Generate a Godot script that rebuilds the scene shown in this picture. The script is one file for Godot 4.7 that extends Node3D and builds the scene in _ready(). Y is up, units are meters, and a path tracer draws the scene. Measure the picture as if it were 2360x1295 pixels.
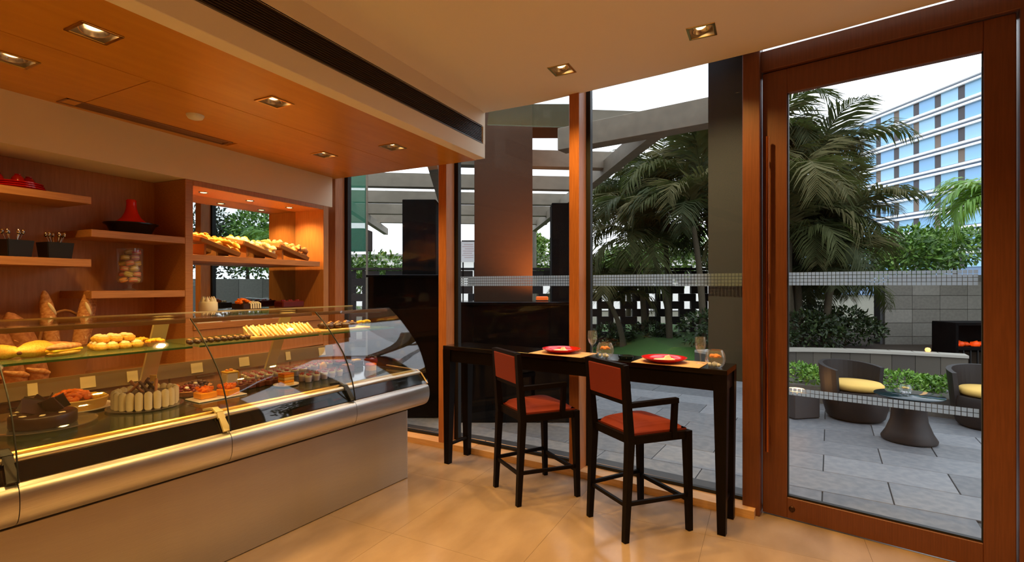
extends Node3D
# A pastry counter and bar table in a cafe, with a garden terrace behind the glass front.

var M := {}
var CT := Transform3D()          # frame of the pastry case: x towards the customer, -z along the case
var WT := Transform3D()          # frame of the wall cabinet: x out of the wall, -z along the wall
var used := {}
var rng := RandomNumberGenerator.new()


# ---------------------------------------------------------------- mesh builder
class MB extends RefCounted:
	var v := PackedVector3Array()
	var n := PackedVector3Array()
	var c := PackedColorArray()
	var uv := PackedVector2Array()
	var col := Color.WHITE
	var xf := Transform3D()

	func put(p: Vector3, nn: Vector3, t := Vector2.ZERO) -> void:
		v.append(xf * p)
		n.append((xf.basis * nn).normalized())
		c.append(col)
		uv.append(t)

	func tri(a: Vector3, b: Vector3, d: Vector3) -> void:   # counter-clockwise from outside
		var nn := (b - a).cross(d - a)
		if nn.length_squared() < 1e-16:
			return
		nn = nn.normalized()
		put(a, nn)
		put(d, nn)
		put(b, nn)

	func tri_s(a: Vector3, b: Vector3, d: Vector3, na: Vector3, nb: Vector3, nd: Vector3) -> void:
		put(a, na)
		put(d, nd)
		put(b, nb)

	func face(pts: Array, centre: Vector3) -> void:          # convex, turned away from centre
		var nn := Vector3.ZERO
		var mid := Vector3.ZERO
		for i in pts.size():
			var p: Vector3 = pts[i]
			var q: Vector3 = pts[(i + 1) % pts.size()]
			nn += p.cross(q)
			mid += p
		mid /= pts.size()
		var flip := nn.dot(mid - centre) < 0.0
		for i in range(1, pts.size() - 1):
			if flip:
				tri(pts[0], pts[i + 1], pts[i])
			else:
				tri(pts[0], pts[i], pts[i + 1])

	func hexa(b: Array, t: Array) -> void:                   # eight corners, bottom ring and top ring
		var mid := Vector3.ZERO
		for p in b:
			mid += p
		for p in t:
			mid += p
		mid /= 8.0
		face(b, mid)
		face(t, mid)
		for i in 4:
			var j := (i + 1) % 4
			face([b[i], b[j], t[j], t[i]], mid)

	func box(at: Vector3, s: Vector3, bev := 0.0, bs := Basis()) -> void:
		var h := s * 0.5
		bev = minf(bev, minf(h.x, minf(h.y, h.z)) * 0.95)
		var keep := xf
		xf = xf * Transform3D(bs, at)
		if bev <= 0.0:
			hexa([Vector3(-h.x, -h.y, -h.z), Vector3(h.x, -h.y, -h.z), Vector3(h.x, -h.y, h.z), Vector3(-h.x, -h.y, h.z)],
				[Vector3(-h.x, h.y, -h.z), Vector3(h.x, h.y, -h.z), Vector3(h.x, h.y, h.z), Vector3(-h.x, h.y, h.z)])
			xf = keep
			return
		var g := h - Vector3.ONE * bev
		for s1 in [-1.0, 1.0]:
			face([Vector3(s1 * h.x, -g.y, -g.z), Vector3(s1 * h.x, g.y, -g.z), Vector3(s1 * h.x, g.y, g.z), Vector3(s1 * h.x, -g.y, g.z)], Vector3.ZERO)
			face([Vector3(-g.x, s1 * h.y, -g.z), Vector3(g.x, s1 * h.y, -g.z), Vector3(g.x, s1 * h.y, g.z), Vector3(-g.x, s1 * h.y, g.z)], Vector3.ZERO)
			face([Vector3(-g.x, -g.y, s1 * h.z), Vector3(g.x, -g.y, s1 * h.z), Vector3(g.x, g.y, s1 * h.z), Vector3(-g.x, g.y, s1 * h.z)], Vector3.ZERO)
			for s2 in [-1.0, 1.0]:
				face([Vector3(s1 * h.x, s2 * g.y, -g.z), Vector3(s1 * h.x, s2 * g.y, g.z), Vector3(s1 * g.x, s2 * h.y, g.z), Vector3(s1 * g.x, s2 * h.y, -g.z)], Vector3.ZERO)
				face([Vector3(s1 * h.x, -g.y, s2 * g.z), Vector3(s1 * h.x, g.y, s2 * g.z), Vector3(s1 * g.x, g.y, s2 * h.z), Vector3(s1 * g.x, -g.y, s2 * h.z)], Vector3.ZERO)
				face([Vector3(-g.x, s1 * h.y, s2 * g.z), Vector3(g.x, s1 * h.y, s2 * g.z), Vector3(g.x, s1 * g.y, s2 * h.z), Vector3(-g.x, s1 * g.y, s2 * h.z)], Vector3.ZERO)
				for s3 in [-1.0, 1.0]:
					face([Vector3(s1 * h.x, s2 * g.y, s3 * g.z), Vector3(s1 * g.x, s2 * h.y, s3 * g.z), Vector3(s1 * g.x, s2 * g.y, s3 * h.z)], Vector3.ZERO)
		xf = keep

	func bar(a: Vector3, b: Vector3, w: float, d: float, w2 := -1.0, d2 := -1.0, side := Vector3.RIGHT) -> void:  # square bar from a to b, may taper
		if w2 < 0.0:
			w2 = w
		if d2 < 0.0:
			d2 = d
		var along := (b - a).normalized()
		var x := (side - along * side.dot(along)).normalized()
		var z := along.cross(x).normalized()
		var r1 := []
		var r2 := []
		for k in [[-1, -1], [1, -1], [1, 1], [-1, 1]]:
			r1.append(a + x * (k[0] * w * 0.5) + z * (k[1] * d * 0.5))
			r2.append(b + x * (k[0] * w2 * 0.5) + z * (k[1] * d2 * 0.5))
		hexa(r1, r2)

	func lathe(prof: Array, seg := 24, at := Vector3.ZERO, squash := 1.0) -> void:   # [[r, y], ...] from the bottom up, outside
		var k := prof.size()
		var fn := []
		for i in k - 1:
			var d := Vector2(prof[i + 1][0] - prof[i][0], prof[i + 1][1] - prof[i][1])
			fn.append(Vector2(d.y, -d.x).normalized())
		for i in k - 1:
			var n0: Vector2 = fn[i]
			var n1: Vector2 = fn[i]
			if i > 0 and fn[i - 1].dot(fn[i]) > 0.6:
				n0 = (fn[i - 1] + fn[i]).normalized()
			if i < k - 2 and fn[i + 1].dot(fn[i]) > 0.6:
				n1 = (fn[i + 1] + fn[i]).normalized()
			for s in seg:
				var a0 := TAU * s / seg
				var a1 := TAU * (s + 1) / seg
				var d0 := Vector3(cos(a0), 0, sin(a0) * squash)
				var d1 := Vector3(cos(a1), 0, sin(a1) * squash)
				var p00: Vector3 = at + d0 * prof[i][0] + Vector3.UP * prof[i][1]
				var p10: Vector3 = at + d1 * prof[i][0] + Vector3.UP * prof[i][1]
				var p01: Vector3 = at + d0 * prof[i + 1][0] + Vector3.UP * prof[i + 1][1]
				var p11: Vector3 = at + d1 * prof[i + 1][0] + Vector3.UP * prof[i + 1][1]
				var q00 := d0 * n0.x + Vector3.UP * n0.y
				var q10 := d1 * n0.x + Vector3.UP * n0.y
				var q01 := d0 * n1.x + Vector3.UP * n1.y
				var q11 := d1 * n1.x + Vector3.UP * n1.y
				if prof[i][0] > 1e-5:
					tri_s(p00, p11, p10, q00, q11, q10)
				if prof[i + 1][0] > 1e-5:
					tri_s(p00, p01, p11, q00, q01, q11)

	func tube(pts: Array, rad, seg := 8, cap := true) -> void:   # rad: one number or one per point
		var rings := []
		var nrm := []
		var prev := Vector3.ZERO
		for i in pts.size():
			var t: Vector3
			if i == 0:
				t = pts[1] - pts[0]
			elif i == pts.size() - 1:
				t = pts[i] - pts[i - 1]
			else:
				t = pts[i + 1] - pts[i - 1]
			t = t.normalized()
			if prev == Vector3.ZERO:
				prev = Vector3.UP if absf(t.y) < 0.9 else Vector3.RIGHT
			var x := (prev - t * prev.dot(t)).normalized()
			prev = x
			var y := t.cross(x)
			var r: float = rad[i] if rad is Array else rad
			var ring := []
			var nr := []
			for s in seg:
				var a := TAU * s / seg
				var d := x * cos(a) + y * sin(a)
				ring.append(pts[i] + d * r)
				nr.append(d)
			rings.append(ring)
			nrm.append(nr)
		for i in pts.size() - 1:
			for s in seg:
				var w := (s + 1) % seg
				tri_s(rings[i][s], rings[i][w], rings[i + 1][w], nrm[i][s], nrm[i][w], nrm[i + 1][w])
				tri_s(rings[i][s], rings[i + 1][w], rings[i + 1][s], nrm[i][s], nrm[i + 1][w], nrm[i + 1][s])
		if cap:
			var e := pts.size() - 1
			face(rings[0], pts[1])
			face(rings[e], pts[e - 1])

	func ball(at: Vector3, r: Vector3, nu := 14, nv := 9, rough := 0.0, seed_ := 1, flat_under := false) -> void:
		var noise := FastNoiseLite.new()
		noise.seed = seed_
		noise.frequency = 1.1
		var g := []
		for j in nv + 1:
			var row := []
			var lat := PI * j / nv - PI * 0.5
			for i in nu:
				var lon := TAU * i / nu
				var d := Vector3(cos(lat) * cos(lon), sin(lat), cos(lat) * sin(lon))
				var k := 1.0 + rough * noise.get_noise_3dv(d * 2.0)
				var p := Vector3(d.x * r.x, d.y * r.y, d.z * r.z) * k
				if flat_under and p.y < -0.25 * r.y:
					p.y = -0.25 * r.y
				row.append(at + p)
			g.append(row)
		var nr := []
		for j in nv + 1:
			var row := []
			for i in nu:
				var du: Vector3 = g[j][(i + 1) % nu] - g[j][(i + nu - 1) % nu]
				var dv: Vector3 = g[mini(j + 1, nv)][i] - g[maxi(j - 1, 0)][i]
				var q := dv.cross(du)
				if q.length_squared() < 1e-14:
					q = g[j][i] - at
				row.append(q.normalized())
			nr.append(row)
		for j in nv:
			for i in nu:
				var w := (i + 1) % nu
				if j > 0:
					tri_s(g[j][i], g[j + 1][w], g[j][w], nr[j][i], nr[j + 1][w], nr[j][w])
				if j < nv - 1:
					tri_s(g[j][i], g[j + 1][i], g[j + 1][w], nr[j][i], nr[j + 1][i], nr[j + 1][w])

	func prism(poly: PackedVector2Array, a: float, b: float, axes := Basis(), at := Vector3.ZERO, smooth := false) -> void:  # polygon in x, y of axes, drawn out along z from a to b
		var keep := xf
		xf = xf * Transform3D(axes, at)
		if Geometry2D.is_polygon_clockwise(poly):
			poly.reverse()
		var idx := Geometry2D.triangulate_polygon(poly)
		for i in range(0, idx.size(), 3):
			var p := [poly[idx[i]], poly[idx[i + 1]], poly[idx[i + 2]]]
			if (p[1] - p[0]).cross(p[2] - p[0]) < 0.0:
				p = [p[0], p[2], p[1]]
			tri(Vector3(p[0].x, p[0].y, b), Vector3(p[1].x, p[1].y, b), Vector3(p[2].x, p[2].y, b))
			tri(Vector3(p[0].x, p[0].y, a), Vector3(p[2].x, p[2].y, a), Vector3(p[1].x, p[1].y, a))
		var k := poly.size()
		for i in k:
			var p: Vector2 = poly[i]
			var q: Vector2 = poly[(i + 1) % k]
			if smooth:
				var e0: Vector2 = (p - poly[(i + k - 1) % k]).normalized()
				var e1: Vector2 = (q - p).normalized()
				var e2: Vector2 = (poly[(i + 2) % k] - q).normalized()
				var m0 := Vector2(e1.y, -e1.x)
				var m1 := m0
				if e0.dot(e1) > 0.7:
					m0 = (m0 + Vector2(e0.y, -e0.x)).normalized()
				if e2.dot(e1) > 0.7:
					m1 = (m1 + Vector2(e2.y, -e2.x)).normalized()
				var v0 := Vector3(m0.x, m0.y, 0)
				var v1 := Vector3(m1.x, m1.y, 0)
				tri_s(Vector3(p.x, p.y, a), Vector3(q.x, q.y, a), Vector3(q.x, q.y, b), v0, v1, v1)
				tri_s(Vector3(p.x, p.y, a), Vector3(q.x, q.y, b), Vector3(p.x, p.y, b), v0, v1, v0)
			else:
				tri(Vector3(p.x, p.y, a), Vector3(q.x, q.y, a), Vector3(q.x, q.y, b))
				tri(Vector3(p.x, p.y, a), Vector3(q.x, q.y, b), Vector3(p.x, p.y, b))
		xf = keep

	func mesh() -> ArrayMesh:
		var a := []
		a.resize(Mesh.ARRAY_MAX)
		a[Mesh.ARRAY_VERTEX] = v
		a[Mesh.ARRAY_NORMAL] = n
		a[Mesh.ARRAY_COLOR] = c
		var m := ArrayMesh.new()
		m.add_surface_from_arrays(Mesh.PRIMITIVE_TRIANGLES, a)
		return m


# ---------------------------------------------------------------- scene helpers
func numbered(called: String) -> String:
	var k: int = used.get(called, 0)
	used[called] = k + 1
	return called if k == 0 else "%s_%03d" % [called, k]


func tag(o: Node3D, label: String, category: String, group := "") -> Node3D:
	o.set_meta("label", label)
	o.set_meta("category", category)
	if group != "":
		o.set_meta("group", group)
	return o


func thing(called: String, label: String, category: String, xf: Transform3D, group := "") -> Node3D:
	var o := Node3D.new()
	o.name = numbered(called)
	add_child(o)
	o.transform = xf
	return tag(o, label, category, group)


func part(called: String, mb, mat: Material, parent: Node = null) -> MeshInstance3D:
	var o := MeshInstance3D.new()
	o.mesh = mb.mesh() if mb is MB else mb
	o.material_override = null
	for i in o.mesh.get_surface_count():
		o.set_surface_override_material(i, mat)
	if parent == null:
		o.name = numbered(called)
		add_child(o)
	else:
		o.name = called
		parent.add_child(o, true)
	return o


func solo(called: String, mb, mat: Material, label: String, category: String, xf: Transform3D, group := "") -> MeshInstance3D:
	var o := part(called, mb, mat)
	o.transform = xf
	tag(o, label, category, group)
	return o


func struct(called: String, mb, mat: Material, parent: Node = null) -> MeshInstance3D:
	var o := part(called, mb, mat, parent)
	if parent == null:
		o.set_meta("kind", "structure")
	return o


func copy(o: Node3D, xf: Transform3D, label := "", group := "") -> Node3D:
	var base: String = o.get_meta("base_name") if o.has_meta("base_name") else str(o.name)
	var r: Node3D = o.duplicate()
	r.name = numbered(base)
	add_child(r)
	r.transform = xf
	if label != "":
		r.set_meta("label", label)
	if group != "":
		r.set_meta("group", group)
	return r


func tf(x: float, y: float, z: float, turn := 0.0) -> Transform3D:
	return Transform3D(Basis(Vector3.UP, turn), Vector3(x, y, z))


func at_case(u: float, vv: float, y: float, turn := 0.0) -> Transform3D:   # u along the case, vv towards the customer
	return CT * tf(vv, y, -u, turn)


func at_wall(s: float, y: float, out: float, turn := 0.0) -> Transform3D:  # s along the wall cabinet, out from its front plane
	return WT * tf(out, y, -s, turn)


# ---------------------------------------------------------------- materials
func noise_tex(c1: Color, c2: Color, freq := 0.02, seed_ := 1, octaves := 4, size := 256, contrast := 1.0, ridged := false) -> ImageTexture:
	var f := FastNoiseLite.new()
	f.seed = seed_
	f.frequency = freq
	f.noise_type = FastNoiseLite.TYPE_SIMPLEX_SMOOTH
	f.fractal_type = FastNoiseLite.FRACTAL_RIDGED if ridged else FastNoiseLite.FRACTAL_FBM
	f.fractal_octaves = octaves
	var g := f.get_seamless_image(size, size)
	var im := Image.create(size, size, false, Image.FORMAT_RGB8)
	for y in size:
		for x in size:
			var t := clampf((g.get_pixel(x, y).r - 0.5) * contrast + 0.5, 0.0, 1.0)
			im.set_pixel(x, y, c1.lerp(c2, t))
	return ImageTexture.create_from_image(im)


func mat(col: Color, rough := 0.6, metal := 0.0, called := "") -> StandardMaterial3D:
	var m := StandardMaterial3D.new()
	m.albedo_color = col
	m.roughness = rough
	m.metallic = metal
	if called != "":
		m.resource_name = called
	return m


func mat_n(c1: Color, c2: Color, rough: float, scale: Vector3, freq := 0.02, seed_ := 1, contrast := 1.4, world := false, bump := 0.0, octaves := 4, metal := 0.0) -> StandardMaterial3D:
	var m := mat(Color.WHITE, rough, metal)
	m.albedo_texture = noise_tex(c1, c2, freq, seed_, octaves, 256, contrast)
	m.uv1_triplanar = true
	m.uv1_world_triplanar = world
	m.uv1_scale = scale
	if bump > 0.0:
		m.heightmap_enabled = true
		m.heightmap_texture = noise_tex(Color.BLACK, Color.WHITE, freq, seed_ + 7, octaves, 256, contrast)
		m.heightmap_scale = bump
	return m


func glow(col: Color, energy: float) -> StandardMaterial3D:
	var m := mat(col, 0.5)
	m.emission_enabled = true
	m.emission = col
	m.emission_energy_multiplier = energy
	return m


func glass(tint: Color, alpha := 0.04) -> StandardMaterial3D:
	var m := mat(Color(tint.r, tint.g, tint.b, alpha), 0.02)
	m.transparency = BaseMaterial3D.TRANSPARENCY_ALPHA
	m.metallic_specular = 0.22
	return m


func solid_glass(tint: Color, alpha := 0.0) -> StandardMaterial3D:
	var m := mat(Color(tint.r, tint.g, tint.b, alpha), 0.02)
	m.transparency = BaseMaterial3D.TRANSPARENCY_ALPHA
	m.refraction_enabled = true
	m.refraction_scale = 0.05
	return m


func vmat(rough := 0.6) -> StandardMaterial3D:                       # colour from the vertices
	var m := mat(Color.WHITE, rough)
	m.vertex_color_use_as_albedo = true
	return m


func lin(r: int, g: int, b: int) -> Color:                           # an sRGB colour as linear vertex colour
	return Color8(r, g, b).srgb_to_linear()


func make_materials() -> void:
	M.floor = mat_n(Color8(144, 121, 104), Color8(164, 141, 124), 0.17, Vector3(0.9, 0.9, 0.4), 0.012, 3, 1.3, true, 0.0, 6)
	M.floor.detail_enabled = false
	M.plaster = mat(Color8(242, 231, 208), 0.9)
	M.plaster_wall = mat(Color8(240, 224, 198), 0.9)
	M.veneer = mat_n(Color8(202, 138, 42), Color8(212, 149, 52), 0.36, Vector3(2.2, 2.2, 0.3), 0.02, 5, 1.2, true)
	M.shelf_wood = mat_n(Color8(174, 116, 66), Color8(190, 131, 78), 0.45, Vector3(7.0, 7.0, 0.5), 0.03, 11, 1.6, true)
	M.cab_wood = mat_n(Color8(174, 116, 66), Color8(190, 131, 78), 0.5, Vector3(5.0, 0.5, 5.0), 0.03, 12, 1.2, true)
	M.alcove = mat_n(Color8(174, 116, 66), Color8(190, 131, 78), 0.42, Vector3(5.0, 0.5, 5.0), 0.03, 13, 1.5, true)
	M.trim_wood = mat_n(Color8(168, 100, 52), Color8(188, 118, 66), 0.4, Vector3(9.0, 0.5, 9.0), 0.03, 15, 1.5, true)
	M.sill_wood = mat_n(Color8(212, 160, 110), Color8(226, 180, 132), 0.4, Vector3(0.5, 9.0, 9.0), 0.03, 17, 1.5, true)
	M.door_wood = mat_n(Color8(102, 55, 32), Color8(116, 65, 39), 0.42, Vector3(9.0, 0.45, 9.0), 0.03, 16, 1.5, true)
	M.espresso = mat_n(Color8(13, 9, 8), Color8(20, 13, 11), 0.42, Vector3(8.0, 0.8, 8.0), 0.03, 18, 1.4)
	M.espresso.metallic_specular = 0.22
	M.lacquer = mat(Color8(14, 10, 10), 0.12)
	M.red_cloth = mat_n(Color8(112, 29, 13), Color8(126, 36, 16), 0.85, Vector3(14, 14, 14), 0.08, 19, 1.2)
	M.black = mat(Color8(16, 14, 13), 0.5)
	M.case_body = mat(Color8(120, 116, 110), 0.6)
	M.gasket = mat(Color8(12, 12, 13), 0.5)
	M.steel = mat_n(Color8(186, 182, 178), Color8(206, 202, 198), 0.34, Vector3(30.0, 30.0, 0.5), 0.05, 21, 1.2, false, 0.0, 3, 1.0)
	M.panel_steel = mat_n(Color8(176, 166, 154), Color8(186, 176, 164), 0.42, Vector3(0.6, 30.0, 0.6), 0.05, 22, 1.2, false, 0.0, 3, 0.75)
	M.chrome = mat(Color8(214, 212, 208), 0.14, 1.0)
	M.rail_steel = mat(Color8(236, 226, 204), 0.3, 0.85)
	M.brass = mat(Color8(210, 176, 108), 0.3, 1.0)
	M.cream_plastic = mat(Color8(216, 200, 150), 0.4)
	M.white_plastic = mat(Color8(232, 230, 224), 0.4)
	M.deck = mat(Color8(34, 44, 30), 0.12)
	M.dark_glass = mat(Color8(12, 14, 18), 0.06)
	M.pane = glass(Color8(10, 12, 12), 0.03)
	M.case_glass = glass(Color8(16, 26, 22), 0.03)
	M.case_glass.metallic_specular = 0.5
	M.green_glass = glass(Color8(96, 140, 84), 0.34)
	M.green_edge = mat(Color8(30, 84, 48), 0.15)
	M.mirror = mat(Color8(196, 206, 206), 0.01, 1.0)
	M.frost = mat(Color(0.5, 0.58, 0.66, 0.82), 0.6)
	M.frost.backlight_enabled = true
	M.frost.backlight = Color(0.9, 0.95, 1.0)
	M.frost.transparency = BaseMaterial3D.TRANSPARENCY_ALPHA
	M.clear = glass(Color8(200, 214, 222), 0.06)
	M.clear.metallic_specular = 0.5
	M.crystal = mat(Color8(236, 240, 244), 0.05)
	M.tint_glass = [glass(Color8(140, 200, 170), 0.14), glass(Color8(220, 190, 220), 0.14), glass(Color8(200, 220, 220), 0.1)]
	M.grille = mat(Color8(58, 45, 37), 0.5)
	M.grey_panel = mat(Color8(62, 76, 110), 0.8)
	M.bulb = glow(Color(1.0, 0.82, 0.55), 5.0)
	M.channel = mat(Color8(120, 84, 50), 0.4, 0.6)
	M.tube_lamp = glow(Color(1.0, 0.88, 0.62), 0.6)
	M.reflector = mat(Color8(220, 210, 196), 0.2, 1.0)
	M.housing = mat(Color8(196, 184, 168), 0.35, 0.6)


func _ready() -> void:
	rng.seed = 20240611
	# ---- camera
	var cam := Camera3D.new()
	cam.name = "camera"
	add_child(cam)
	cam.transform = Transform3D(Basis(Vector3.UP, deg_to_rad(27.0)), Vector3(0, 1.6, 0))
	var near := 0.05
	cam.set_frustum(1295.0 / 1150.0 * near, Vector2(0.0, 10.5 / 1150.0 * near), near, 400.0)
	cam.current = true
	# ---- sky: bright overcast
	var we := WorldEnvironment.new()
	we.name = "environment"
	var e := Environment.new()
	e.tonemap_mode = Environment.TONE_MAPPER_LINEAR
	e.tonemap_exposure = 1.0
	e.background_mode = Environment.BG_SKY
	var sk := Sky.new()
	var sm := ProceduralSkyMaterial.new()
	sm.sky_top_color = Color(0.92, 0.96, 1.0)
	sm.sky_horizon_color = Color(0.97, 0.98, 1.0)
	sm.sky_curve = 0.2
	sm.ground_horizon_color = Color(0.5, 0.5, 0.48)
	sm.ground_bottom_color = Color(0.3, 0.3, 0.28)
	sm.sky_energy_multiplier = 1.45
	sm.sun_angle_max = 0.0
	sk.sky_material = sm
	e.sky = sk
	e.sdfgi_enabled = true
	e.ssao_enabled = true
	e.ssil_enabled = true
	we.environment = e
	add_child(we)
	# ---- frames of the two built-in units
	CT = Transform3D(Basis(Vector3.UP, deg_to_rad(-5.0)), Vector3(-2.658, 0, -3.297))
	WT = Transform3D(Basis(Vector3.UP, deg_to_rad(3.2)), Vector3(-4.096, 0, -1.273))
	make_materials()
	build_shell()
	build_facade()
	build_downlights()
	build_wall_cabinet()
	build_case()
	build_table()
	build_stools()
	build_table_items()
	build_food()
	build_outdoor()


# ---------------------------------------------------------------- room shell
const CEIL := 3.21
const DROP := 2.782
const SOFFIT_X := -2.335


func ceiling_edge() -> Array:
	return [Vector2(-2.335, -4.03), Vector2(-1.869, -4.034), Vector2(-1.377, -3.982), Vector2(-0.727, -3.913), Vector2(-0.048, -3.823), Vector2(0.378, -3.744), Vector2(0.755, -3.659), Vector2(0.915, -3.624), Vector2(2.6, -3.27)]


func flat(poly: Array, y0: float, y1: float) -> MB:          # plan polygon (x, z) between two heights
	var mb := MB.new()
	var pv := PackedVector2Array()
	for p in poly:
		pv.append(Vector2(p.x, -p.y))
	mb.prism(pv, y0, y1, Basis(Vector3.RIGHT, Vector3(0, 0, -1), Vector3.UP))
	return mb


func downlight_spots() -> Array:
	var veneer := "square recessed downlight in the veneer ceiling away from the window"
	var room := "square recessed downlight in the plaster ceiling over the middle of the room"
	return [
		[-2.806, DROP, -1.196, "square recessed downlight in the veneer ceiling by the soffit, level with the red dishes"],
		[-3.516, DROP, -1.142, "square recessed downlight in the veneer ceiling above the red dishes"],
		[-2.827, DROP, -2.174, "square recessed downlight in the veneer ceiling beside the white domed speaker"],
		[-3.565, DROP, -3.252, "square recessed downlight in the veneer ceiling above the lit alcove"],
		[-2.842, DROP, -3.334, "square recessed downlight in the veneer ceiling at the window end of the soffit"],
		[-1.359, CEIL, -3.487, "square recessed downlight in the plaster ceiling above the stool beside the pastry case"],
		[-0.365, CEIL, -3.365, "square recessed downlight in the plaster ceiling above the end of the bar table"],
		[-1.36, CEIL, -1.9, room], [-0.36, CEIL, -1.9, room], [0.75, CEIL, -1.9, room], [1.75, CEIL, -1.9, room], [-1.36, CEIL, -0.3, room], [-0.1, CEIL, -0.3, room], [1.2, CEIL, -0.3, room],
		[-1.36, CEIL, 1.4, room], [-0.1, CEIL, 1.4, room], [1.2, CEIL, 1.4, room], [-2.83, DROP, 0.0, veneer], [-3.54, DROP, 0.0, veneer], [-2.83, DROP, 1.3, veneer]]


const HOLE := 0.078


func flat_cut(poly: Array, y0: float, y1: float, y_of: float) -> MB:      # a flat board with square openings for the downlights at that height
	var pv := PackedVector2Array()
	for p in poly:
		pv.append(Vector2(p.x, -p.y))
	var xs := [-9.0, 9.0]
	var zs := [-9.0, 9.0]
	var holes := []
	for q in downlight_spots():
		if q[1] == y_of:
			holes.append(Vector2(q[0], -q[2]))
			xs.append_array([q[0] - HOLE, q[0] + HOLE])
			zs.append_array([-q[2] - HOLE, -q[2] + HOLE])
	xs.sort()
	zs.sort()
	var mb := MB.new()
	for i in xs.size() - 1:
		for j in zs.size() - 1:
			var a := Vector2(xs[i], zs[j])
			var b := Vector2(xs[i + 1], zs[j + 1])
			if (b - a).x < 1e-5 or (b - a).y < 1e-5:
				continue
			var mid := (a + b) * 0.5
			var open := false
			for h in holes:
				if absf(mid.x - h.x) < HOLE and absf(mid.y - h.y) < HOLE:
					open = true
			if open:
				continue
			for c in Geometry2D.intersect_polygons(pv, PackedVector2Array([a, Vector2(b.x, a.y), b, Vector2(a.x, b.y)])):
				if c.size() >= 3:
					mb.prism(c, y0, y1, Basis(Vector3.RIGHT, Vector3(0, 0, -1), Vector3.UP))
	return mb


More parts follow.
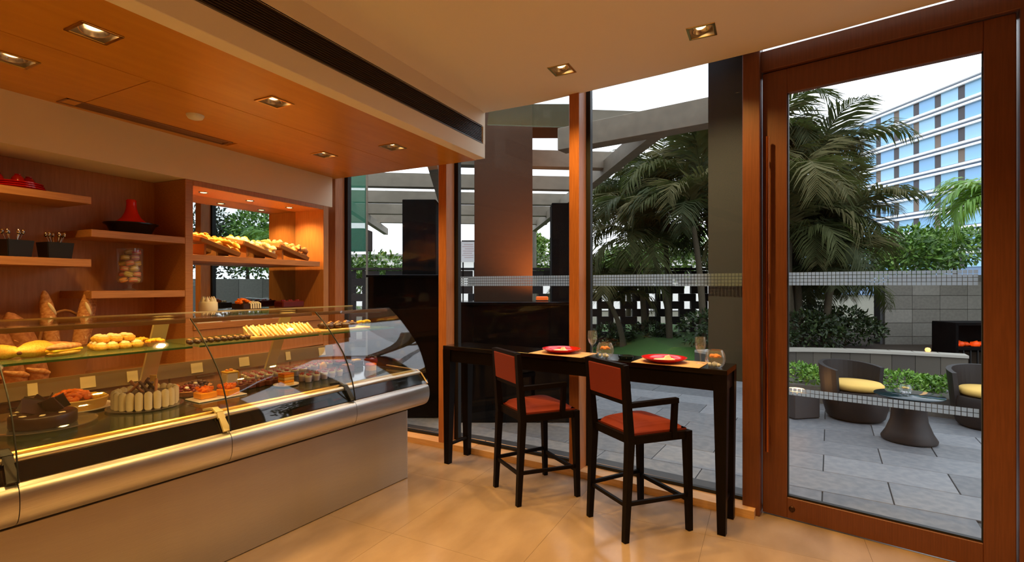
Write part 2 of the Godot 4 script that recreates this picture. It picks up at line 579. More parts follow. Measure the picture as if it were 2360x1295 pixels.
func build_shell() -> void:
	# floor: polished beige stone in large slabs
	var fl := struct("floor", flat([Vector2(-5.4, 3.6), Vector2(-5.4, -4.3), Vector2(-2.0, -4.24), Vector2(0.0, -4.02), Vector2(2.75, -3.45), Vector2(2.75, 3.6)], -0.12, -0.006), M.floor)
	var slab := 0.9
	for i in range(-6, 4):
		for j in range(-5, 4):
			var x0 := i * slab - 0.35
			var z0 := j * slab + 0.18
			if z0 < -4.4 or x0 > 2.6:
				continue
			var x1 := minf(x0 + slab, 2.7)
			var poly := PackedVector2Array([Vector2(x0 + 0.0008, -z0 - 0.0008), Vector2(x1 - 0.0008, -z0 - 0.0008), Vector2(x1 - 0.0008, -(z0 + slab) + 0.0008), Vector2(x0 + 0.0008, -(z0 + slab) + 0.0008)])
			var room := PackedVector2Array([Vector2(-5.4, -3.5), Vector2(-5.4, 4.2), Vector2(-2.0, 4.14), Vector2(0.0, 3.93), Vector2(2.7, 3.38), Vector2(2.7, -3.5)])
			for cut in Geometry2D.intersect_polygons(poly, room):
				var mb := MB.new()
				mb.prism(cut, -0.006, 0.0, Basis(Vector3.RIGHT, Vector3(0, 0, -1), Vector3.UP))
				part("floor_slab", mb, M.floor, fl)
	# ceiling board of the room, open along the glass, and the roof above it
	var edge := ceiling_edge()
	var poly := edge.duplicate()
	poly.append_array([Vector2(2.6, 3.5), Vector2(SOFFIT_X, 3.5)])
	struct("ceiling", flat_cut(poly, CEIL, CEIL + 0.16, CEIL), M.plaster)
	struct("roof", flat([Vector2(-5.4, 3.7), Vector2(-5.4, -4.35), Vector2(-2.0, -4.3), Vector2(0.0, -4.1), Vector2(2.75, -3.5), Vector2(2.75, 3.7)], 3.62, 3.8), M.plaster_wall)
	# dropped soffit with an air grille, and the veneer ceiling over the counter
	var sf := MB.new()
	sf.box(Vector3(SOFFIT_X - 0.055, CEIL - 0.07, -0.265), Vector3(0.11, 0.14, 7.53))
	sf.box(Vector3(SOFFIT_X - 0.055, (DROP + 2.914) * 0.5, -0.265), Vector3(0.11, 2.914 - DROP, 7.53), 0.003)
	sf.box(Vector3(SOFFIT_X - 0.055, 2.992, -4.012), Vector3(0.11, 0.157, 0.036))
	sf.box(Vector3(SOFFIT_X - 0.055, CEIL + 0.2, -0.265), Vector3(0.11, 0.4, 7.53))
	struct("soffit_beam", sf, M.plaster)
	var gr := thing("air_grille", "long black linear air grille set in the beige soffit", "air grille", tf(SOFFIT_X, 0, 0))
	var duct := MB.new()
	duct.box(Vector3(-0.4, 2.992, -0.25), Vector3(0.006, 0.157, 7.46))
	duct.box(Vector3(-0.2, 3.074, -0.25), Vector3(0.4, 0.006, 7.46))
	duct.box(Vector3(-0.2, 2.911, -0.25), Vector3(0.4, 0.006, 7.46))
	part("duct", duct, mat(Color8(140, 136, 130), 0.6), gr)
	var slat := MB.new()
	slat.box(Vector3.ZERO, Vector3(0.022, 0.0055, 7.46), 0.0, Basis(Vector3.BACK, 0.35))
	var sm := slat.mesh()
	for k in 11:
		part("slat", sm, M.grille, gr).position = Vector3(-0.016, 2.922 + k * 0.0139, -0.25)
	var fr := MB.new()
	fr.box(Vector3(-0.01, 3.068, -0.25), Vector3(0.016, 0.008, 7.47))
	fr.box(Vector3(-0.01, 2.917, -0.25), Vector3(0.016, 0.008, 7.47))
	part("frame", fr, M.grille, gr)
	# veneer panels of the counter ceiling (seams seen between them)
	var pan := struct("ceiling_panel", flat_cut([Vector2(-2.443, 3.5), Vector2(-2.443, -4.05), Vector2(-4.7, -4.05), Vector2(-4.7, 3.5)], DROP + 0.014, DROP + 0.05, DROP), M.veneer)
	var cuts := [[-2.443, -3.17, 3.5, -4.05], [-3.173, -3.93, 3.5, -1.62], [-3.173, -3.93, -1.623, -4.05]]
	for q in cuts:
		var mb := flat_cut([Vector2(q[0] - 0.0015, q[2] - 0.0015), Vector2(q[0] - 0.0015, q[3] + 0.0015), Vector2(q[1] + 0.0015, q[3] + 0.0015), Vector2(q[1] + 0.0015, q[2] - 0.0015)], DROP + 0.002, DROP + 0.014, DROP)
		part("veneer_sheet", mb, M.veneer, pan)
	var strip := MB.new()
	strip.box(Vector3(-4.24, DROP + 0.008, 0.94), Vector3(0.617, 0.012, 5.117), 0.001)
	strip.box(Vector3(-4.24, DROP + 0.008, -3.36), Vector3(0.617, 0.012, 1.377), 0.001)
	strip.box(Vector3(-4.31, DROP + 0.008, -2.14), Vector3(0.48, 0.012, 1.06), 0.001)
	part("veneer_strip", strip, M.veneer, pan)
	var slot := thing("slot_diffuser", "narrow bronze slot diffuser along the veneer ceiling by the wall", "air diffuser", tf(-4.0, DROP, -2.08))
	var sb := MB.new()
	for z in [-0.545, 0.545]:
		sb.box(Vector3(0, 0.004, z), Vector3(0.14, 0.012, 0.014))
	for x in [-0.063, 0.063]:
		sb.box(Vector3(x, 0.004, 0), Vector3(0.014, 0.012, 1.1))
	part("frame", sb, mat(Color8(150, 104, 74), 0.5), slot)
	var vane := MB.new()
	vane.box(Vector3.ZERO, Vector3(0.03, 0.004, 1.08), 0.0, Basis(Vector3.BACK, 0.5))
	var vm := vane.mesh()
	for k in 4:
		part("vane", vm, mat(Color8(120, 84, 62), 0.5), slot).position = Vector3(-0.045 + k * 0.03, 0.012, 0)
	# ceiling sounder
	var snd := thing("ceiling_speaker", "small white domed speaker on the orange veneer ceiling", "speaker", tf(-3.535, DROP, -2.09))
	var dm := MB.new()
	dm.lathe([[0.0, -0.03], [0.028, -0.029], [0.045, -0.022], [0.054, -0.006], [0.056, 0.004]], 28)
	part("dome", dm, M.white_plastic, snd)
	# walls
	var wl := MB.new()   # bulkhead above the wall cabinet
	wl.xf = WT
	wl.box(Vector3(-0.26, 2.64, 0.93), Vector3(0.52, 0.36, 7.3))
	struct("wall_bulkhead", wl, M.plaster_wall)
	var w1 := MB.new()
	w1.xf = WT
	w1.box(Vector3(-0.56, 1.85, 1.0), Vector3(0.1, 3.8, 7.6))
	struct("wall_left", w1, M.plaster_wall)
	var w2 := MB.new()
	w2.box(Vector3(-1.3, 1.85, 3.6), Vector3(8.2, 3.8, 0.2))
	struct("wall_back", w2, M.door_wood)
	var w3 := MB.new()
	w3.box(Vector3(2.7, 1.85, 0.1), Vector3(0.2, 3.8, 7.2))
	struct("wall_right", w3, M.door_wood)


func build_downlights() -> void:
	var spots := downlight_spots()
	var a: Node3D = null
	for i in spots.size():
		var s: Array = spots[i]
		var w: float = 0.085
		if a == null:
			a = thing("downlight", s[3], "downlight", tf(s[0], s[1], s[2]), "square recessed downlights")
			var fr := MB.new()
			var hs := MB.new()
			for k in 4:
				fr.xf = Transform3D(Basis(Vector3.UP, k * PI / 2))
				fr.box(Vector3(0, -0.0015, w - 0.008), Vector3(2.0 * w, 0.005, 0.016), 0.0015)
				hs.xf = Transform3D(Basis(Vector3.UP, k * PI / 2))
				hs.box(Vector3(0, 0.034, 0.073), Vector3(0.15, 0.068, 0.004))
			hs.xf = Transform3D()
			hs.box(Vector3(0, 0.07, 0), Vector3(0.15, 0.004, 0.15))
			part("trim_frame", fr, M.brass, a)
			part("housing", hs, M.housing, a)
			var rf := MB.new()
			rf.xf = Transform3D(Basis(Vector3.BACK, 0.25), Vector3(0, 0.028, 0))
			rf.lathe([[0.03, 0.03], [0.05, 0.008], [0.058, -0.012], [0.061, -0.012], [0.053, 0.01], [0.033, 0.032]], 24)
			part("reflector", rf, M.reflector, a)
			var bl := MB.new()
			bl.xf = Transform3D(Basis(Vector3.BACK, 0.25), Vector3(0, 0.024, 0))
			bl.lathe([[0.0, -0.004], [0.016, -0.002], [0.03, 0.006], [0.033, 0.03], [0.0, 0.032]], 20)
			part("bulb", bl, M.bulb, a)
		else:
			copy(a, tf(s[0], s[1], s[2]), s[3])
		var l := SpotLight3D.new()
		l.name = "downlight_lamp"
		add_child(l, true)
		l.position = Vector3(s[0], s[1] + 0.016, s[2])
		l.rotation.x = -PI / 2
		l.light_color = Color(1.0, 0.80, 0.44)
		l.light_energy = 3.0 if s[1] == CEIL else 1.85
		l.light_size = 0.03
		l.spot_angle = 62.0
		l.spot_angle_attenuation = 0.8
		l.spot_range = 9.0
		l.spot_attenuation = 2.0
		l.shadow_enabled = true


# ---------------------------------------------------------------- glass front
func along_box(mb: MB, p: Vector2, q: Vector2, y0: float, y1: float, d0: float, d1: float, bev := 0.0) -> void:   # box on the plan line p-q, set back from d0 to d1 (outwards)
	var d := (q - p).normalized()
	var o := Vector2(d.y, -d.x)
	var mid := (p + q) * 0.5 + o * (d0 + d1) * 0.5
	mb.box(Vector3(mid.x, (y0 + y1) * 0.5, mid.y), Vector3((q - p).length(), y1 - y0, d1 - d0), bev, Basis(Vector3.UP, -atan2(d.y, d.x)))


func band(mb: MB, p: Vector2, q: Vector2, y: float, rows: int, step: float, size: float, back: float) -> void:     # rows of small frosted squares on a pane
	var d := (q - p).normalized()
	var o := Vector2(d.y, -d.x)
	var nn := int((q - p).length() / step)
	for r in rows:
		for k in nn:
			var m := p + d * (k + 0.5) * step + o * back
			mb.box(Vector3(m.x, y + (r + 0.5) * step, m.y), Vector3(size, size, 0.001), 0.0, Basis(Vector3.UP, -atan2(d.y, d.x)))


func build_facade() -> void:
	var line := [Vector2(-5.3, -4.07), Vector2(-3.24, -4.065), Vector2(-2.5, -4.05), Vector2(-1.45, -3.965), Vector2(-0.41, -3.83), Vector2(-0.074, -3.79)]
	# sill
	var sill := MB.new()
	for i in line.size() - 1:
		along_box(sill, line[i], line[i + 1], 0.0, 0.055, 0.0, 0.26)
	struct("trim_sill", sill, M.sill_wood)
	var dr := MB.new()
	for i in line.size() - 1:
		along_box(dr, line[i], line[i + 1], -0.05, 0.004, 0.3, 0.52)
	struct("trim_drain", dr, mat(Color8(58, 60, 64), 0.5))
	# timber mullions: inner face and reveal
	var mull := [[Vector2(-4.47, -4.068), Vector2(-4.292, -4.068), 0.0], [Vector2(-2.885, -4.058), Vector2(-2.791, -4.056), 0.0], [Vector2(-1.484, -3.968), Vector2(-1.392, -3.957), 0.0]]
	for m in mull:
		var mb := MB.new()
		along_box(mb, m[0], m[1], 0.055, 3.62, 0.002, 0.145, 0.004)
		var o := struct("trim_mullion", mb, M.trim_wood)
		o.set_meta("label", "upright timber window post")
		var g := MB.new()
		along_box(g, m[0] - Vector2(0.02, 0), m[1] + Vector2(0.045, -0.004), 0.055, 3.62, 0.146, 0.2)
		part("gasket", g, M.gasket, o)
	# panes
	var bays := [[Vector2(-4.292, -4.068), Vector2(-2.885, -4.058)], [Vector2(-2.791, -4.056), Vector2(-1.484, -3.968)], [Vector2(-1.392, -3.957), Vector2(-0.12, -3.80)]]
	for i in 3:
		var mb := MB.new()
		along_box(mb, bays[i][0], bays[i][1], 0.05, 3.62, 0.165, 0.173)
		var w := struct("window_%d" % (i + 1), mb, M.pane)
		if i > 0:
			var bd := MB.new()
			band(bd, bays[i][0] + Vector2(0.05, 0), bays[i][1], 1.595, 4, 0.024, 0.020, 0.163)
			var f := part("frosted_squares", bd, M.frost, w)
			f.set_meta("kind", "stuff")
		var hd := MB.new()
		along_box(hd, bays[i][0], bays[i][1], 0.055, 0.08, 0.15, 0.19)
		part("glazing_bead", hd, M.gasket, w)
	# grey panel behind the third pane
	var gp := MB.new()
	along_box(gp, Vector2(-0.414, -3.83), Vector2(-0.12, -3.795), 0.9, 3.62, 0.2, 0.3)
	struct("trim_panel", gp, M.grey_panel)
	# door frame: post, header, far jamb
	var d0 := Vector2(-0.027, -3.934)
	var d1 := Vector2(1.219, -3.67)
	var dd := (d1 - d0).normalized()
	var fr := MB.new()
	fr.box(Vector3(-0.085, 1.81, -3.93), Vector3(0.112, 3.62, 0.14), 0.004, Basis(Vector3.UP, -0.14))
	along_box(fr, d0 - dd * 0.02, d1 + dd * 0.1, 3.095, 3.235, -0.03, 0.13, 0.003)
	along_box(fr, d1 + dd * 0.006, d1 + dd * 0.12, 0.0, 3.1, -0.03, 0.13, 0.003)
	var f0 := struct("trim_door", fr, M.door_wood)
	var rest := MB.new()
	along_box(rest, d1 + dd * 0.1, d1 + dd * 1.5, 0.0, 3.62, -0.02, 0.13)
	struct("wall_front", rest, M.door_wood)
	var tp := MB.new()
	along_box(tp, d0, d1 + dd * 0.1, 3.235, 3.62, 0.05, 0.058)
	struct("window_4", tp, M.pane)
	# the door leaf
	var leaf := Node3D.new()
	leaf.name = "door_1"
	add_child(leaf)
	leaf.set_meta("kind", "structure")
	leaf.set_meta("label", "tall reddish timber framed glass door to the terrace")
	var P := func(t: float) -> Vector2: return d0 + dd * t
	var wd := (d1 - d0).length()
	var gl := 0.157
	var gr := wd - 0.135
	var a := MB.new()
	along_box(a, P.call(0.004), P.call(gl), 0.008, 3.088, 0.0, 0.05, 0.003)
	part("stile", a, M.door_wood, leaf)
	a = MB.new()
	along_box(a, P.call(gr), P.call(wd - 0.004), 0.008, 3.088, 0.0, 0.05, 0.003)
	part("stile", a, M.door_wood, leaf)
	a = MB.new()
	along_box(a, P.call(gl), P.call(gr), 2.92, 3.088, 0.0, 0.05, 0.003)
	part("top_rail", a, M.door_wood, leaf)
	a = MB.new()
	along_box(a, P.call(gl), P.call(gr), 0.008, 0.15, 0.0, 0.05, 0.003)
	part("bottom_rail", a, M.door_wood, leaf)
	a = MB.new()
	along_box(a, P.call(gl - 0.005), P.call(gr + 0.005), 0.145, 2.925, 0.026, 0.034)
	part("pane", a, M.pane, leaf)
	a = MB.new()
	along_box(a, P.call(gl), P.call(gr), 0.15, 0.162, 0.012, 0.045)
	along_box(a, P.call(gl), P.call(gl + 0.006), 0.15, 2.92, 0.014, 0.045)
	along_box(a, P.call(gr - 0.006), P.call(gr), 0.15, 2.92, 0.014, 0.045)
	part("glazing_bead", a, M.gasket, leaf)
	a = MB.new()
	band(a, P.call(gl + 0.005), P.call(gr), 1.6, 4, 0.0228, 0.0196, 0.0245)
	part("frosted_squares", a, M.frost, leaf).set_meta("kind", "stuff")
	a = MB.new()
	band(a, P.call(gl + 0.005), P.call(gr), 0.848, 2, 0.026, 0.0225, 0.0245)
	part("frosted_squares", a, M.frost, leaf).set_meta("kind", "stuff")
	# pull bar and floor lock
	var hp: Vector2 = P.call(0.046) - Vector2(dd.y, -dd.x) * 0.055
	a = MB.new()
	a.tube([Vector3(hp.x, 0.454, hp.y), Vector3(hp.x, 2.628, hp.y)], 0.013, 14)
	var hd2 := part("pull_handle", a, mat(Color8(176, 104, 62), 0.25, 1.0), leaf)
	a = MB.new()
	for y in [0.62, 1.54, 2.46]:
		var w2: Vector2 = P.call(0.046)
		a.tube([Vector3(hp.x, y, hp.y), Vector3(w2.x, y, w2.y)], 0.008, 10)
	part("standoff", a, M.chrome, hd2)
	a = MB.new()
	var lk: Vector2 = P.call(0.187)
	a.xf = Transform3D(Basis(Vector3.UP, -atan2(dd.y, dd.x)) * Basis(Vector3.RIGHT, PI / 2), Vector3(lk.x, 0.078, lk.y) )
	a.lathe([[0.0, 0.008], [0.012, 0.008], [0.019, 0.004], [0.02, -0.004]], 18)
	part("floor_lock", a, mat(Color8(70, 44, 34), 0.4, 0.7), leaf)


# ---------------------------------------------------------------- wall cabinet with shelves and a lit alcove
func wbox(s0: float, s1: float, y0: float, y1: float, o0: float, o1: float, bev := 0.002) -> MB:
	var mb := MB.new()
	mb.box(Vector3((o0 + o1) * 0.5, (y0 + y1) * 0.5, -(s0 + s1) * 0.5), Vector3(o1 - o0, y1 - y0, s1 - s0), bev)
	return mb


func build_wall_cabinet() -> void:
	var c := thing("wall_cabinet", "brown timber wall cabinet with staggered shelves and a mirrored alcove", "cabinet", WT)
	part("back_panel", wbox(-1.3, 1.12, 0.96, 2.458, -0.43, -0.4, 0.0), M.cab_wood, c)
	part("side_panel", wbox(1.109, 1.172, 0.96, 2.458, -0.43, 0.0), M.shelf_wood, c)
	part("side_panel", wbox(2.587, 2.66, 0.0, 2.458, -0.43, 0.004), M.alcove, c)
	part("side_panel", wbox(-1.36, -1.3, 0.0, 2.458, -0.43, 0.0), M.cab_wood, c)
	for q in [[-1.3, 0.468, 2.158, 2.207], [0.468, 1.109, 1.936, 1.987], [-1.3, 0.468, 1.727, 1.779], [0.468, 1.109, 1.51, 1.562]]:
		part("shelf", wbox(q[0], q[1], q[2], q[3], -0.4, -0.002), M.shelf_wood, c)
	# alcove
	part("alcove_top", wbox(1.172, 2.587, 2.414, 2.458, -0.43, 0.003), M.alcove, c)
	part("alcove_floor", wbox(1.172, 2.587, 1.235, 1.285, -0.43, 0.01), M.shelf_wood, c)
	part("alcove_shelf", wbox(1.172, 2.552, 1.802, 1.856, -0.392, -0.012), M.shelf_wood, c)
	part("mirror", wbox(1.172, 2.587, 1.285, 2.414, -0.43, -0.405, 0.0), M.mirror, c)
	part("front_panel", wbox(1.172, 2.587, 0.97, 1.235, -0.02, 0.0), M.cab_wood, c)
	# lower cupboards and worktop
	part("worktop", wbox(-1.36, 2.66, 0.915, 0.96, -0.43, 0.12, 0.004), M.shelf_wood, c)
	part("carcass", wbox(-1.36, 2.66, 0.09, 0.915, -0.43, 0.05), M.cab_wood, c)
	part("plinth", wbox(-1.36, 2.66, 0.0, 0.09, -0.43, 0.0, 0.0), M.black, c)
	for k in 7:
		var s0 := -1.34 + k * 0.571
		var d := part("door", wbox(s0 + 0.004, s0 + 0.562, 0.1, 0.9, 0.05, 0.07), M.cab_wood, c)
		part("handle", wbox(s0 + 0.2, s0 + 0.36, 0.86, 0.872, 0.07, 0.092), M.chrome, d)
	# alcove lights
	var first: Node3D = null
	var puck_at := ["post end", "middle", "window end"]
	for s in [1.397, 1.855, 2.32]:
		var xf := at_wall(s, 2.414, -0.2)
		var plab: String = "small round puck light in the alcove ceiling at its " + puck_at.pop_front()
		if first == null:
			first = thing("puck_light", plab, "puck light", xf, "puck lights in the alcove")
			var mb := MB.new()
			mb.lathe([[0.026, -0.004], [0.032, -0.006], [0.038, -0.004], [0.039, 0.0]], 24)
			part("rim", mb, M.chrome, first)
			mb = MB.new()
			mb.lathe([[0.0, -0.006], [0.018, -0.0055], [0.027, -0.003], [0.027, 0.0]], 24)
			part("lens", mb, glow(Color(1.0, 0.86, 0.6), 6.0), first)
		else:
			copy(first, xf, plab)
		var l := SpotLight3D.new()
		l.name = "puck_lamp"
		add_child(l, true)
		l.transform = xf * Transform3D(Basis(Vector3.RIGHT, -PI / 2), Vector3(0, -0.02, 0))
		l.light_color = Color(1.0, 0.74, 0.42)
		l.light_energy = 0.95
		l.light_size = 0.025
		l.spot_angle = 70.0
		l.spot_angle_attenuation = 0.7
		l.spot_range = 8.0
		l.spot_attenuation = 2.0
		l.shadow_enabled = true


# ---------------------------------------------------------------- pastry case
const CASE_FROM := -3.5
const CASE_TO := 0.06
const DECK := 0.885
const SHELF := 1.245


func along_case(poly: Array, u0: float, u1: float, smooth := false) -> MB:     # profile in (v, y) drawn along the case
	var mb := MB.new()
	var pv := PackedVector2Array()
	for p in poly:
		pv.append(Vector2(p[0], p[1]))
	mb.prism(pv, -u1, -u0, Basis(), Vector3.ZERO, smooth)
	return mb


func shell_profile(pts: Array, t: float) -> Array:                              # a thin curved sheet from its outer line
	var outer := []
	var inner := []
	for i in pts.size():
		var a := Vector2(pts[maxi(i - 1, 0)][0], pts[maxi(i - 1, 0)][1])
		var b := Vector2(pts[mini(i + 1, pts.size() - 1)][0], pts[mini(i + 1, pts.size() - 1)][1])
		var d := (b - a).normalized()
		outer.append([pts[i][0], pts[i][1]])
		inner.append([pts[i][0] - d.y * t, pts[i][1] + d.x * t])
	inner.reverse()
	return outer + inner


func smooth_line(ctrl: Array, n: int) -> Array:
	var cv := Curve2D.new()
	for i in ctrl.size():
		var p := Vector2(ctrl[i][0], ctrl[i][1])
		var a := Vector2(ctrl[maxi(i - 1, 0)][0], ctrl[maxi(i - 1, 0)][1])
		var b := Vector2(ctrl[mini(i + 1, ctrl.size() - 1)][0], ctrl[mini(i + 1, ctrl.size() - 1)][1])
		var d := (b - a) / 6.0
		cv.add_point(p, -d, d)
	var out := []
	for k in n + 1:
		var q := cv.samplef(float(k) / n * (ctrl.size() - 1))
		out.append([q.x, q.y])
	return out


func build_case() -> void:
	var c := thing("pastry_case", "long curved glass pastry display case with brushed steel bumper and base", "display case", CT)
	var joints := [CASE_FROM, -2.40, -1.55, -0.69, CASE_TO]
	# base
	var mb := along_case([[-0.98, 0.0], [-0.02, 0.0], [-0.02, 0.575], [-0.98, 0.575]], CASE_FROM, -0.012)
	part("carcass", mb, M.case_body, c)
	mb = MB.new()
	mb.box(Vector3(-0.009, 0.285, -(CASE_FROM) * 0.5), Vector3(0.018, 0.56, -CASE_FROM), 0.002)
	part("front_panel", mb, M.panel_steel, c)
	mb = MB.new()
	mb.box(Vector3(-0.49, 0.285, 0.006), Vector3(0.944, 0.56, 0.012), 0.002)
	part("end_panel", mb, M.panel_steel, c)
	mb = MB.new()
	mb.box(Vector3(-0.012, 0.2855, 0.0), Vector3(0.026, 0.564, 0.014), 0.003)
	part("corner_trim", mb, M.steel, c)
	# bumper in lengths, with a fine groove
	var prof := smooth_line([[0.03, 0.592], [0.11, 0.612], [0.165, 0.640], [0.19, 0.684], [0.194, 0.735], [0.184, 0.776], [0.158, 0.797]], 26)
	prof.append_array([[0.11, 0.797], [0.10, 0.785], [0.03, 0.72]])
	for i in 4:
		part("bumper_rail", along_case(prof, joints[i] + 0.0015, joints[i + 1] - 0.0015, true), M.steel, c)
	mb = along_case([[-0.06, 0.6], [0.036, 0.6], [0.036, 0.72], [0.0, 0.75], [-0.06, 0.75]], CASE_FROM, CASE_TO - 0.03)
	part("bumper_mount", mb, M.case_body, c)
	mb = along_case([[-0.9, 0.5745], [-0.25, 0.5745], [-0.25, 0.601], [-0.9, 0.601]], CASE_FROM, CASE_TO - 0.03)
	part("spacer", mb, M.case_body, c)
	# end cap under the glass
	mb = along_case([[-0.96, 0.602], [0.03, 0.602], [0.12, 0.62], [0.165, 0.66], [0.175, 0.72], [0.165, 0.785], [0.1, 0.86], [0.06, 0.89], [-0.96, 0.89]], CASE_TO - 0.02, CASE_TO - 0.004)
	part("end_cap", mb, M.black, c)
	# tank below the deck
	mb = along_case([[-0.96, 0.601], [-0.01, 0.601], [0.06, 0.86], [0.02, 0.872], [-0.96, 0.872]], CASE_FROM, CASE_TO - 0.02)
	part("tank", mb, M.case_body, c)
	# dark kick glass, handrail, front bead, deck
	for i in 4:
		part("kick_glass", along_case([[0.148, 0.798], [0.156, 0.801], [0.093, 0.868], [0.085, 0.865]], joints[i] + 0.003, joints[i + 1] - 0.003), M.dark_glass, c)
		mb = MB.new()
		mb.tube([Vector3(0.082, 0.878, -joints[i] - 0.006), Vector3(0.082, 0.878, -joints[i + 1] + 0.006)], 0.0165, 16)
		part("handrail", mb, M.rail_steel, c)
		part("front_bead", along_case([[0.035, 0.872], [0.055, 0.872], [0.055, 0.898], [0.048, 0.903], [0.035, 0.903]], joints[i] + 0.004, joints[i + 1] - 0.004), M.brass, c)
		part("deck_plate", along_case([[-0.95, 0.872], [0.034, 0.872], [0.034, DECK], [-0.95, DECK]], joints[i] + 0.002, joints[i + 1] - 0.002), M.deck, c)
	# curved front glass, top glass, end glass
	var gp := smooth_line([[0.176, 0.80], [0.152, 0.905], [0.112, 1.01], [0.062, 1.105], [-0.026, 1.205], [-0.155, 1.325], [-0.26, 1.403]], 24)
	for i in 4:
		part("front_glass", along_case(shell_profile(gp, 0.006), joints[i] + 0.002, joints[i + 1] - 0.002, true), M.case_glass, c)
		part("top_glass", along_case([[-0.264, 1.403], [-0.262, 1.411], [-0.74, 1.415], [-0.74, 1.407]], joints[i] + 0.002, joints[i + 1] - 0.002), M.case_glass, c)
	var ep := gp.duplicate()
	ep.append_array([[-0.74, 1.405], [-0.95, 0.89], [0.06, 0.89]])
	part("end_glass", along_case(ep, CASE_TO - 0.008, CASE_TO - 0.001), M.case_glass, c)
	mb = MB.new()
	mb.tube([Vector3(-0.3, 0.905, -CASE_TO), Vector3(0.06, 0.895, -CASE_TO), Vector3(0.102, 0.872, -CASE_TO), Vector3(0.17, 0.795, -CASE_TO)], 0.007, 8)
	part("end_trim", mb, M.brass, c)
	# joints: thin seals along the glass, brackets on the handrail
	for i in range(1, 4):
		mb = MB.new()
		for k in gp.size() - 1:
			mb.bar(Vector3(gp[k][0] + 0.001, gp[k][1], -joints[i]), Vector3(gp[k + 1][0] + 0.001, gp[k + 1][1], -joints[i]), 0.004, 0.009, -1, -1, Vector3.BACK)
		part("seal", mb, M.gasket, c)
		mb = MB.new()
		for q in [[[-0.06, 0.893], [0.04, 0.912]], [[0.04, 0.912], [0.09, 0.896]], [[0.09, 0.896], [0.112, 0.868]], [[0.112, 0.868], [0.168, 0.804]]]:
			mb.bar(Vector3(q[0][0], q[0][1], -joints[i] + 0.014), Vector3(q[1][0], q[1][1], -joints[i] + 0.014), 0.03, 0.012, 0.04, 0.012, Vector3.BACK)
		part("bracket", mb, M.cream_plastic if i == 2 else M.gasket, c)
		# slanted rear support
		mb = MB.new()
		mb.bar(Vector3(-0.86, DECK, -joints[i]), Vector3(-0.6, 1.405, -joints[i]), 0.085, 0.02, 0.085, 0.02, Vector3.BACK)
		part("support", mb, M.cream_plastic, c)
		mb = MB.new()
		mb.box(Vector3(-0.595, 1.4, -joints[i]), Vector3(0.06, 0.014, 0.1), 0.003)
		part("support_cap", mb, M.cream_plastic, c)
	# slim lamp tubes behind the upper edge of the glass
	for i in 4:
		mb = along_case([[-0.298, 1.392], [-0.282, 1.392], [-0.282, 1.400], [-0.298, 1.400]], joints[i] + 0.03, joints[i + 1] - 0.03)
		var lt := part("lamp_tube", mb, M.tube_lamp, c)
		mb = along_case([[-0.28, 1.378], [-0.272, 1.378], [-0.272, 1.401], [-0.306, 1.401], [-0.306, 1.4005], [-0.28, 1.4005]], joints[i] + 0.02, joints[i + 1] - 0.02)
		part("lamp_channel", mb, M.channel, c)
		var al := AreaLight3D.new()
		al.name = "case_lamp"
		lt.add_child(al)
		al.area_size = Vector2(0.02, joints[i + 1] - joints[i] - 0.1)
		al.transform = Transform3D(Basis(Vector3.UP, 0.35) * Basis(Vector3.RIGHT, -PI / 2), Vector3(-0.29, 1.388, -(joints[i] + joints[i + 1]) * 0.5))
		al.transform.basis = Basis(Vector3(0.9, 0.44, 0), Vector3(0, 0, -1), Vector3(-0.44, 0.9, 0)).orthonormalized()
		al.light_color = Color(1.0, 0.84, 0.56)
		al.light_energy = 0.13
		al.area_range = 6.0
		al.shadow_enabled = true
	mb = along_case([[-0.745, 1.40], [-0.735, 1.40], [-0.735, 1.42], [-0.745, 1.42]], CASE_FROM, CASE_TO)
	part("rear_rail", mb, M.brass, c)
	# glass shelves
	for i in 4:
		var u0: float = joints[i] + 0.02
		var u1: float = joints[i + 1] - 0.02
		var g := part("glass_shelf", along_case([[-0.72, SHELF - 0.01], [-0.196, SHELF - 0.01], [-0.196, SHELF], [-0.72, SHELF]], u0, u1), M.green_glass, c)
		part("green_edge", along_case([[-0.196, SHELF - 0.0105], [-0.19, SHELF - 0.0105], [-0.19, SHELF + 0.0005], [-0.196, SHELF + 0.0005]], u0, u1), M.green_edge, g)
	# price rail at the staff side
	mb = along_case([[-0.95, 0.95], [-0.935, 0.95], [-0.955, 1.05], [-0.97, 1.05]], CASE_FROM, CASE_TO - 0.05)
	var pr := part("price_rail", mb, mat(Color8(116, 94, 62), 0.5), c)
	for k in 10:
		mb = MB.new()
		mb.box(Vector3(-0.942, 1.0, -(CASE_FROM + 0.4 + k * 0.32 + rng.randf_range(-0.11, 0.11))), Vector3(0.003, 0.07, 0.04 + 0.06 * rng.randf()), 0.0, Basis(Vector3.BACK, 0.2))
		part("price_card", mb, M.cream_plastic, pr)


